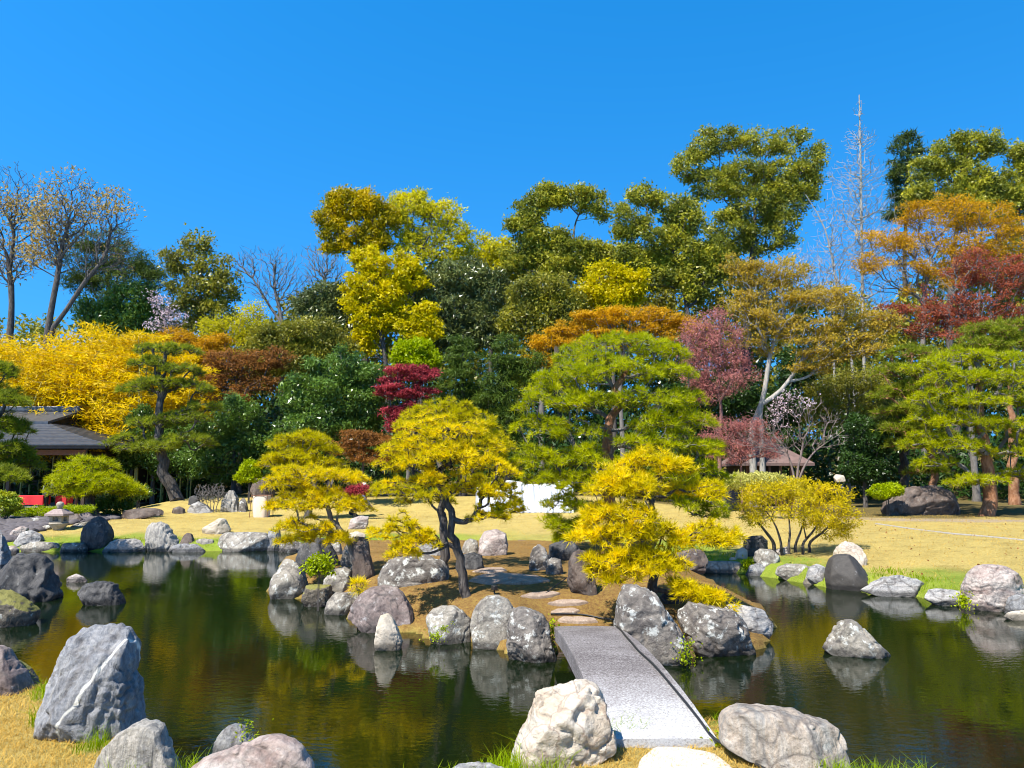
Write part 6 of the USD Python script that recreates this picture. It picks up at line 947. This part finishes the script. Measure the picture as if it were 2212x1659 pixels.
def person(label, base, rz, J, clothes, hair_mat, hair_c, held=None):
    c, s = math.cos(rz), math.sin(rz); R = np.array([[c, -s, 0], [s, c, 0], [0, 0, 1]]); W = lambda v: np.asarray(v, float) @ R.T + base
    t = Thing('person', label, 'person', base)
    B = [('pel', 'ch'), ('ch', 'nk'), ('nk', 'hd'), ('hd', 'jaw'), ('hd', 'hd2')]
    for q in 'LR': B += [('ch', 'sh' + q), ('sh' + q, 'el' + q), ('el' + q, 'wr' + q), ('wr' + q, 'pm' + q), ('pel', 'hp' + q), ('hp' + q, 'kn' + q), ('kn' + q, 'an' + q), ('an' + q, 'to' + q)]
    hands = []
    J = dict(J); J['nose'] = (np.array(J['hd'][0]) + [0.105, 0, -0.02], 0.017); J['nb'] = (np.array(J['hd'][0]) + [0.075, 0, 0.01], 0.022)
    for k, sg in (('eaL', 1), ('eaR', -1)): J[k] = (np.array(J['hd'][0]) + [-0.005, 0.078 * sg, -0.01], 0.022); J[k + '2'] = (np.array(J['hd'][0]) + [-0.015, 0.085 * sg, 0.012], 0.018); B.append((k, k + '2'))
    B += [('nb', 'nose'), ('hd', 'nb')]
    for q, sg in (('L', 1), ('R', -1)):
        pm = np.array(J['pm' + q][0]); wr = np.array(J['wr' + q][0]); dv = unit(pm - wr); sd = np.array([-dv[1], dv[0], 0]); sd = sd / max(np.linalg.norm(sd), 1e-6)
        for i, L in enumerate((0.062, 0.072, 0.068, 0.054)):
            r0 = pm + sd * (i - 1.5) * 0.02; J[f'f{q}{i}'] = (r0 + dv * 0.02, .0095); J[f'g{q}{i}'] = (r0 + dv * (0.02 + L * .55), .009); J[f'h{q}{i}'] = (r0 + dv * (0.02 + L * .8) + np.array([0, 0, -.03]), .008); B += [('pm' + q, f'f{q}{i}'), (f'f{q}{i}', f'g{q}{i}'), (f'g{q}{i}', f'h{q}{i}')]
        J['th' + q] = (pm - dv * 0.015 - sd * sg * 0.04, .011); J['ti' + q] = (pm + dv * 0.02 - sd * sg * 0.055, .009); B += [('pm' + q, 'th' + q), ('th' + q, 'ti' + q)]
    v, f = chain(J, B, 0.04, 4); t.part('body', (W(v), f), skin, True)
    for nm, bones, grow, mat in clothes:
        JJ = {k: (p, r + grow) for k, (p, r) in J.items()}; v, f = chain(JJ, bones, 0.045, 5); t.part(nm, (W(v), f), mat, True)
    hc = np.array(J['hd'][0]); v, f = ico(3); keep = (v @ unit(np.array(hair_c))) > -0.12; ff = f[keep[f].all(1)]
    vo = v * (J['hd'][1] + 0.016) + hc + np.array(hair_c) * 0.012; t.part('hair', (W(vo), ff), hair_mat, True)
    ey = [np.array(J['hd'][0]) + [0.088, 0.032 * sg, 0.005] for sg in (-1, 1)]
    for e in ey: t.part('eye', (W(ico(1)[0] * 0.011 + e), ico(1)[1]), black_c)
    if held is not None: top('paper_sheet', (W(held[0]), held[1]), paper, 'white paper held by the seated person', 'paper')
UP = [('pel', 'ch'), ('ch', 'shL'), ('ch', 'shR'), ('shL', 'elL'), ('elL', 'wrL'), ('shR', 'elR'), ('elR', 'wrR'), ('pel', 'hpL'), ('pel', 'hpR'), ('shL', 'shR')]
LOW = [('pel', 'hpL'), ('pel', 'hpR'), ('hpL', 'knL'), ('knL', 'anL'), ('hpR', 'knR'), ('knR', 'anR')]
pp = at(122, 1095, 36.1); seat = 0.60
JS = {'pel': ((0, 0, seat + .1), .135), 'ch': ((.14, 0, seat + .46), .14), 'nk': ((.22, 0, seat + .64), .055), 'hd': ((.29, 0, seat + .77), .09), 'hd2': ((.26, 0, seat + .80), .092), 'jaw': ((.345, 0, seat + .69), .052)}
for q, sg in (('L', 1), ('R', -1)):
    JS.update({'sh' + q: ((.14, .18 * sg, seat + .50), .07), 'el' + q: ((.22, .24 * sg, seat + .24), .05), 'wr' + q: ((.46, .10 * sg, seat + .24), .033), 'pm' + q: ((.53, .07 * sg, seat + .25), .036), 'hp' + q: ((.02, .10 * sg, seat + .08), .105), 'kn' + q: ((.46, .12 * sg, seat + .06), .068), 'an' + q: ((.46, .12 * sg, .10), .045), 'to' + q: ((.64, .13 * sg, .04), .04)})
bx = box((.60, 0, seat + .31), (.012, .20, .26)); 
person('grey haired person in a navy coat and blue scarf seated reading on the red bench', np.array([pp[0], 36.1, 0.70]), math.radians(196), JS, [('coat', UP, .028, navy), ('trousers', LOW, .02, black_c), ('scarf', [('nk', 'nk')], .045, scarf_m), ('shoe', [('anL', 'toL')], .015, black_c), ('shoe', [('anR', 'toR')], .015, black_c)], hair_g, (-.55, 0, .8), bx)
gb = at(760, 1060, 31.0); gz = ground(gb[0], 31.0)
zt = at(768, 1019, 31.0)[2] - gz; hgt = max(0.9, min(1.35, zt)); k = hgt / 1.0
JC = {'pel': ((-.18, 0, .48), .14), 'ch': ((.16, 0, .80), .145), 'nk': ((.30, 0, .90), .058), 'hd': ((.40, 0, .96), .092), 'hd2': ((.37, 0, .99), .09), 'jaw': ((.455, 0, .89), .05)}
for q, sg in (('L', 1), ('R', -1)):
    JC.update({'sh' + q: ((.20, .19 * sg, .80), .072), 'el' + q: ((.36, .24 * sg, .55), .05), 'wr' + q: ((.52, .14 * sg, .38), .033), 'pm' + q: ((.58, .12 * sg, .33), .036), 'hp' + q: ((-.16, .11 * sg, .46), .11), 'kn' + q: ((.22, .20 * sg, .52), .07), 'an' + q: ((-.02, .18 * sg, .10), .045), 'to' + q: ((.16, .19 * sg, .04), .042)})
JC = {a: (np.array(p) * k, r * min(k, 1.1)) for a, (p, r) in JC.items()}
person('crouching person with grey blue shirt seen through the branches of the left island pine', np.array([gb[0], 31.0, gz]), math.radians(15), JC, [('shirt', UP, .025, blueg), ('trousers', LOW, .02, black_c), ('shoe', [('anL', 'toL')], .015, black_c), ('shoe', [('anR', 'toR')], .015, black_c)], hair_g, (-.8, 0, .3))

# stone lantern
lan = plain('lantern_stone', (0.24, 0.21, 0.165), 0.9, 0.35, 14, 0.5); lan2 = plain('lantern_cap_stone', (0.21, 0.16, 0.145), 0.9, 0.3, 12, 0.5)
lp = onto(126, 1145); M = lp[1] / F
t = Thing('stone_lantern', 'low stone lantern with a wide roof and ball finial on the far left shore', 'stone lantern', lp)
def lathe(prof, c, k=20): 
    r = trimesh.creation.revolve(np.array(prof), sections=k); return np.array(r.vertices) + c, np.array(r.faces)
zz = lambda py: (1145 - py) * M * 1.0
t.part('base', lathe([(0, -.05), (9 * M, -.05), (10 * M, zz(1143)), (17 * M, zz(1136)), (19 * M, zz(1131)), (18 * M, zz(1129.5)), (0, zz(1129))], lp), lan, 40)
fb0, fb1 = zz(1129), zz(1115)
t.part('fire_box', join(box(lp + [0, 0, fb0 + 1.3 * M], (26 * M, 26 * M, 2.6 * M)), box(lp + [0, 0, fb1 - 1.3 * M], (26 * M, 26 * M, 2.6 * M)), *[box(lp + [a * 9.4 * M, b * 9.4 * M, (fb0 + fb1) / 2], (7 * M, 7 * M, (fb1 - fb0) - 5.2 * M)) for a in (-1, 1) for b in (-1, 1)]), lan)
V = np.array([(a * 20 * M, b * 20 * M, h) for h in (fb1, fb1 + 4 * M) for a, b in ((-1, -1), (1, -1), (1, 1), (-1, 1))] + [(a * 8 * M, b * 8 * M, zz(1101)) for a, b in ((-1, -1), (1, -1), (1, 1), (-1, 1))]) + lp
q = np.array([(3, 2, 1, 0)] + [(r * 4 + i, r * 4 + (i + 1) % 4, r * 4 + 4 + (i + 1) % 4, r * 4 + 4 + i) for r in (0, 1) for i in range(4)] + [(8, 9, 10, 11)])
t.part('roof', (V, np.vstack([q[:, [0, 1, 2]], q[:, [0, 2, 3]]])), lan2)
t.part('finial', lathe([(0, zz(1101)), (5 * M, zz(1101)), (5 * M, zz(1098)), (7.3 * M, zz(1094)), (7.4 * M, zz(1090)), (5 * M, zz(1086.5)), (0, zz(1085.5))], lp), lan, True)

# cobbles
def cobbles():
    rng = np.random.default_rng(12); out = []; v0, f0 = ico(1)
    area = Polygon([(-40, 1112), (60, 1114), (110, 1112), (150, 1118), (250, 1112), (255, 1122), (200, 1128), (110, 1136), (80, 1150), (20, 1172), (-40, 1176)])
    n = 0
    while n < 750:
        x, y = rng.uniform(-40, 255), rng.uniform(1111, 1177)
        if not area.contains(shapely.Point(x, y)): continue
        p = onto(x, y); s = rng.uniform(0.10, 0.22); a = rng.uniform(0, 6.3); w = v0 * [s * rng.uniform(1, 1.7), s, s * 0.62] + rng.normal(size=v0.shape) * s * 0.08
        c, sn = math.cos(a), math.sin(a); out.append((w @ np.array([[c, sn, 0], [-sn, c, 0], [0, 0, 1]]) + p + [0, 0, .03], f0)); n += 1
    return join(*out)
cob = MAT('cobble_look', {'g': ('geometry', {}), 'r': ('rgb_ramp', {'ramp': [(0.0, (0.06, 0.05, 0.05)), (0.4, (0.14, 0.12, 0.115)), (0.7, (0.21, 0.18, 0.17)), (1.0, (0.28, 0.25, 0.24))]}), 'p': ('principled_bsdf', {'roughness': 0.8})}, [('g.random_per_island', 'r.fac'), ('r.color', 'p.base_color')], surface='p.BSDF')
top('cobbles', cobbles(), cob, 'strip of rounded grey and pinkish cobbles behind the stone lantern', 'cobbles', kind='stuff', smooth=True)

# stone edging of the path at right
t = Thing('path_edging', 'thin line of pale kerb stones along the path at right', 'kerb', onto(1894, 1133))
ed = curve([onto(1892, 1132), onto(1960, 1142), onto(2040, 1152), onto(2130, 1160), onto(2225, 1169)], 22)
for i in range(21):
    a, b = ed[i], ed[i + 1]; mid = (a + b) / 2; L = np.linalg.norm((b - a)[:2]); t.part('kerb_stone', box(mid - [0, 0, .05], (L * .95, .10, .16), math.atan2(b[1] - a[1], b[0] - a[0]), .02), stone_pale)

# white sheet behind the pines
sheet = plain('white_sheet', (0.5, 0.51, 0.54), 0.75, 0.05, 5, 0.1)
def tarp():
    d = 32.5; n = 150; xs = np.linspace(1028, 1238, n); P = []; rng = np.random.default_rng(3)
    for i, x in enumerate(xs):
        topy = 1041 + 5 * math.sin(x * 0.045) - 4 * np.exp(-((x - 1130) / 40) ** 2) + 2 * meshkit.fbm(np.array([[x * .12, 1, 2]]), 3)[0]
        b = at(x, 1090, d); zt = at(x, topy, d)[2]; g = ground(b[0], d)
        fold = lambda h: 0.16 * (meshkit.fbm(np.array([[x * 0.11 + h * 0.6, h * 0.7, 1.0]]), 3, 4)[0] - 0.5) * (1.5 - h) + 0.05 * math.sin(x * 0.5 + 2 * h)
        for h in np.linspace(0, 1, 12): P.append((b[0], d - 0.42 * (1 - h) + fold(h), g - .03 + (zt - g) * h))
        for h in (0.33, 0.66, 1.0): P.append((b[0], d + 0.9 * h, zt - 0.1 * h + 0.06 * fold(h)))
        P.append((b[0], d + 0.98, g))
    m = 16; q = np.array([(i * m + j, (i + 1) * m + j, (i + 1) * m + j + 1, i * m + j + 1) for i in range(n - 1) for j in range(m - 1)]); return np.array(P), np.vstack([q[:, [0, 1, 2]], q[:, [0, 2, 3]]])
top('covering_sheet', tarp(), sheet, 'creased white sheet covering something behind the large bright pine', 'sheet', smooth=True)
# cream sack in a frame
sk = at(565, 1104, 31.0); sk[2] = ground(sk[0], 31.0); m_ = 31.0 / F; hz = at(565, 1071, 31.0)[2] - sk[2]
creamc = plain('cream_canvas', (0.55, 0.45, 0.36), 0.85, 0.1, 9, 0.2)
t = Thing('canvas_sack', 'open cream canvas sack standing in a thin frame behind the lawn', 'sack', sk)
prof = []
for h, w in ((0, 15), (.3, 16.5), (.7, 17), (1, 16.5), (1, 15.5), (.75, 15.5)): prof.append((h, w * m_))
V = []
for h, w in prof:
    for i in range(28):
        a = 2 * math.pi * i / 28; e = 0.55; V.append((sk[0] + w * math.copysign(abs(math.cos(a)) ** e, math.cos(a)) * (1 + .03 * math.sin(5 * a + 4 * h)), sk[1] + w * math.copysign(abs(math.sin(a)) ** e, math.sin(a)), sk[2] + hz * h))
q = np.array([(r * 28 + i, r * 28 + (i + 1) % 28, (r + 1) * 28 + (i + 1) % 28, (r + 1) * 28 + i) for r in range(5) for i in range(28)]); t.part('sack', (np.array(V), np.vstack([q[:, [0, 1, 2]], q[:, [0, 2, 3]]])), creamc, 50)
for a, b in ((-1, -1), (1, -1), (1, 1), (-1, 1)): t.part('frame_leg', polytube(np.array([sk + [a * 19 * m_, b * 19 * m_, -.05], sk + [a * 17 * m_, b * 17 * m_, hz * 1.04]]), 0.014, 6), wood_b)
for a0, a1 in (((-1, -1), (1, -1)), ((1, -1), (1, 1)), ((1, 1), (-1, 1)), ((-1, 1), (-1, -1))): t.part('frame_rail', polytube(np.array([sk + [a0[0] * 17 * m_, a0[1] * 17 * m_, hz * 1.02], sk + [a1[0] * 17 * m_, a1[1] * 17 * m_, hz * 1.02]]), 0.012, 6), wood_b)

# hut among the trees at right
barkroof = plain('bark_roof', (0.11, 0.07, 0.06), 0.9, 0.35, 3, 0.5)
hx0, hx1 = at(1598, 1000, 37)[0], at(1760, 1000, 37)[0]; hz0 = at(1600, 1000, 37)[2]; hz1 = at(1700, 948, 39)[2]; hg = ground((hx0 + hx1) / 2, 38.5)
t = Thing('garden_hut', 'low hut with a pinkish brown bark roof behind the pink twigged maple', 'hut', ((hx0 + hx1) / 2, 39, hg))
V = np.array([(hx0, 37, hz0), (hx1, 37, hz0), (hx1, 41, hz0), (hx0, 41, hz0), (hx0 + 1.6, 39, hz1), (hx1 - 1.6, 39, hz1)]); V = np.vstack([V, V - [0, 0, .14]])
f = np.array([(0, 1, 5), (0, 5, 4), (1, 2, 5), (2, 3, 4), (2, 4, 5), (3, 0, 4), (6, 11, 7), (6, 10, 11), (7, 11, 8), (8, 10, 9), (8, 11, 10), (9, 10, 6)] + [x for i in range(4) for x in ((i, i + 6, (i + 1) % 4 + 6), (i, (i + 1) % 4 + 6, (i + 1) % 4))]); t.part('roof', (V, f), barkroof)
for i in range(6): t.part('post', box((hx0 + .5 + (hx1 - hx0 - 1) * i / 5, 37.4, (hg + hz0) / 2 - .1), (.12, .12, hz0 - hg)), wood_b)
t.part('rear_wall', box(((hx0 + hx1) / 2, 40.6, (hg + hz0) / 2 - .1), (hx1 - hx0 - .8, .1, hz0 - hg)), wood_d); t.part('side_wall', box((hx0 + .45, 39.1, (hg + hz0) / 2 - .1), (.1, 3.2, hz0 - hg)), wood_d)
for i in range(9): t.part('fence_pale', box((hx1 - .6 - i * 0.22, 37.3, hg + .35), (.06, .03, .8), 0.0), wood_b)
# far white walled houses
white = plain('white_wall', (0.4, 0.4, 0.4), 0.8, 0.05, 2); glass_d = plain('dark_window', (0.03, 0.04, 0.05), 0.15, 0.1, 1, 0.0, 0.6)
def house(px0, px1, ptop, d, label):
    x0, x1 = at(px0, ptop, d)[0], at(px1, ptop, d)[0]; zt = at(px0, ptop, d)[2]; g = ground((x0 + x1) / 2, d + 2) - .3; cx = (x0 + x1) / 2; w = x1 - x0
    t = Thing('white_house', label, 'house', (cx, d + 2.5, g)); t.part('wall', box((cx, d + 2.5, (g + zt) / 2), (w, 5, zt - g)), white)
    V = np.array([(x0 - .4, d - .5, zt + .02), (x1 + .4, d - .5, zt + .02), (x1 + .4, d + 5.5, zt + .02), (x0 - .4, d + 5.5, zt + .02), (x0 - .4, d + 2.5, zt + 1.3), (x1 + .4, d + 2.5, zt + 1.3)])
    t.part('roof', (V, np.array([(0, 1, 5), (0, 5, 4), (1, 2, 5), (2, 3, 4), (2, 4, 5), (3, 0, 4), (0, 3, 2), (0, 2, 1)])), roof_m)
    for i in range(max(1, int(w / 1.6))): t.part('window', box((x0 + .9 + i * 1.6, d - .01, zt - 1.0), (.8, .06, .8)), glass_d)
house(1452, 1512, 832, 70, 'white walled house glimpsed between the large bright pine and the pinkish maple')
house(1815, 1875, 782, 74, 'white walled house glimpsed between the golden maple and the right hand pines')

# ---------------------------------------------------------------- grass and fallen leaves
def blades(X, Y, h, w, rng, lean=0.5):
    Z = heights(X, Y) - 0.01; n = len(X); a = rng.uniform(0, 2 * np.pi, n); ln = rng.normal(size=(n, 2)) * lean * h[:, None]
    B = np.column_stack([X, Y, Z]); s = np.column_stack([np.cos(a), np.sin(a), 0 * a]) * (w * 0.5)[:, None]
    m = B + np.column_stack([ln * 0.3, h * 0.62]); tp = B + np.column_stack([ln, h])
    v = np.stack([B - s, B + s, m + s * 0.75, m - s * 0.75, tp], 1).reshape(-1, 3); k = np.arange(n)[:, None] * 5
    return v, np.concatenate([k + [0, 1, 2], k + [0, 2, 3], k + [3, 2, 4]], 1).reshape(-1, 3)
G_dry = leafmat('dry_grass', [(0.30, 0.20, 0.06), (0.46, 0.33, 0.11), (0.56, 0.44, 0.19)], 0.3, 0.6, 0.15, 1.2); G_green = leafmat('green_grass', [(0.12, 0.17, 0.012), (0.24, 0.30, 0.02), (0.40, 0.40, 0.05)], 0.4, 0.5, 0.2, 1.2)
rng = np.random.default_rng(77)
def scatter(n, x0, x1, y0, y1, shore_d=0.03):
    X, Y = rng.uniform(x0, x1, n), rng.uniform(y0, y1, n); d = signed(WATER, X, Y); i = signed(ISLE, X, Y); k = (d > shore_d) & (i > 0.05); return X[k], Y[k], d[k]
X, Y, d = scatter(100000, -5.4, 2.7, 4.7, 7.6); nzv = meshkit.fbm(np.column_stack([X * 1.6, Y * 1.6, 0 * X]), 3, 6); g = (d < 0.34 + 1.3 * (nzv - 0.5)) 
top('grass', blades(X[~g], Y[~g], rng.uniform(.02, .055, (~g).sum()), rng.uniform(.003, .006, (~g).sum()), rng, 0.8), G_dry, 'short dry golden grass of the near bank', 'grass', kind='stuff')
kk = g & (rng.uniform(size=len(X)) < 0.55)
top('grass', blades(X[kk], Y[kk], rng.uniform(.05, .16, kk.sum()) * (0.6 + 0.8 * nzv[kk]), rng.uniform(.003, .007, kk.sum()), rng, 0.5), G_green, 'longer fresh green grass along the edge of the near bank', 'grass', kind='stuff')
X, Y, d = scatter(90000, -22, 20, 12.5, 36); nzv = meshkit.fbm(np.column_stack([X * .9, Y * .9, 0 * X]), 4, 21)
g = (d < 0.5 + 3.2 * (nzv - 0.52)) & (np.abs(X - 1) > 2); k2 = ~g & (rng.uniform(size=len(X)) < 0.6) & (Y < 33)
top('grass', blades(X[k2], Y[k2], rng.uniform(.025, .06, k2.sum()), rng.uniform(.008, .016, k2.sum()), rng, 0.9), G_dry, 'close cropped dry golden grass of the far lawn', 'grass', kind='stuff')
kk = g & (Y < 33); kk2 = np.repeat(np.nonzero(kk)[0], 3); Xg, Yg = X[kk2] + rng.normal(size=len(kk2)) * .12, Y[kk2] + rng.normal(size=len(kk2)) * .12
top('grass', blades(Xg, Yg, rng.uniform(.04, .12, len(kk2)), rng.uniform(.008, .018, len(kk2)), rng, 0.5), G_green, 'bright green grass growing along the far shore', 'grass', kind='stuff')
def moss():
    X = rng.uniform(-4.5, 4, 18000); Y = rng.uniform(9, 21, 18000); k = signed(ISLE, X, Y) < -0.15; X, Y = X[k], Y[k]; return blades(X, Y, rng.uniform(.01, .03, len(X)), rng.uniform(.008, .016, len(X)), rng, 1.2)
top('moss', moss(), leafmat('brown_moss', [(0.12, 0.06, 0.02), (0.26, 0.14, 0.035), (0.32, 0.20, 0.04), (0.30, 0.26, 0.03)], 0.2, 0.7, 0.15, 0.9), 'orange brown moss and needles covering the island', 'moss', kind='stuff')
def litter():
    X, Y, d = scatter(1300, -6, 20, 13, 33, .3); k = (X > 4) | (rng.uniform(size=len(X)) < .15); X, Y = X[k], Y[k]
    P = np.column_stack([X, Y, heights(X, Y) + .004]); return leaves(P, np.zeros_like(P), 0.055, 0.04, rng, 1.6, 0)
top('fallen_leaves', litter(), leafmat('fallen_leaf', [(0.10, 0.04, 0.02), (0.22, 0.07, 0.03), (0.26, 0.13, 0.05)], 0.1, 0.6, 0.2), 'brown and red fallen leaves scattered on the golden lawn', 'leaves', kind='stuff')
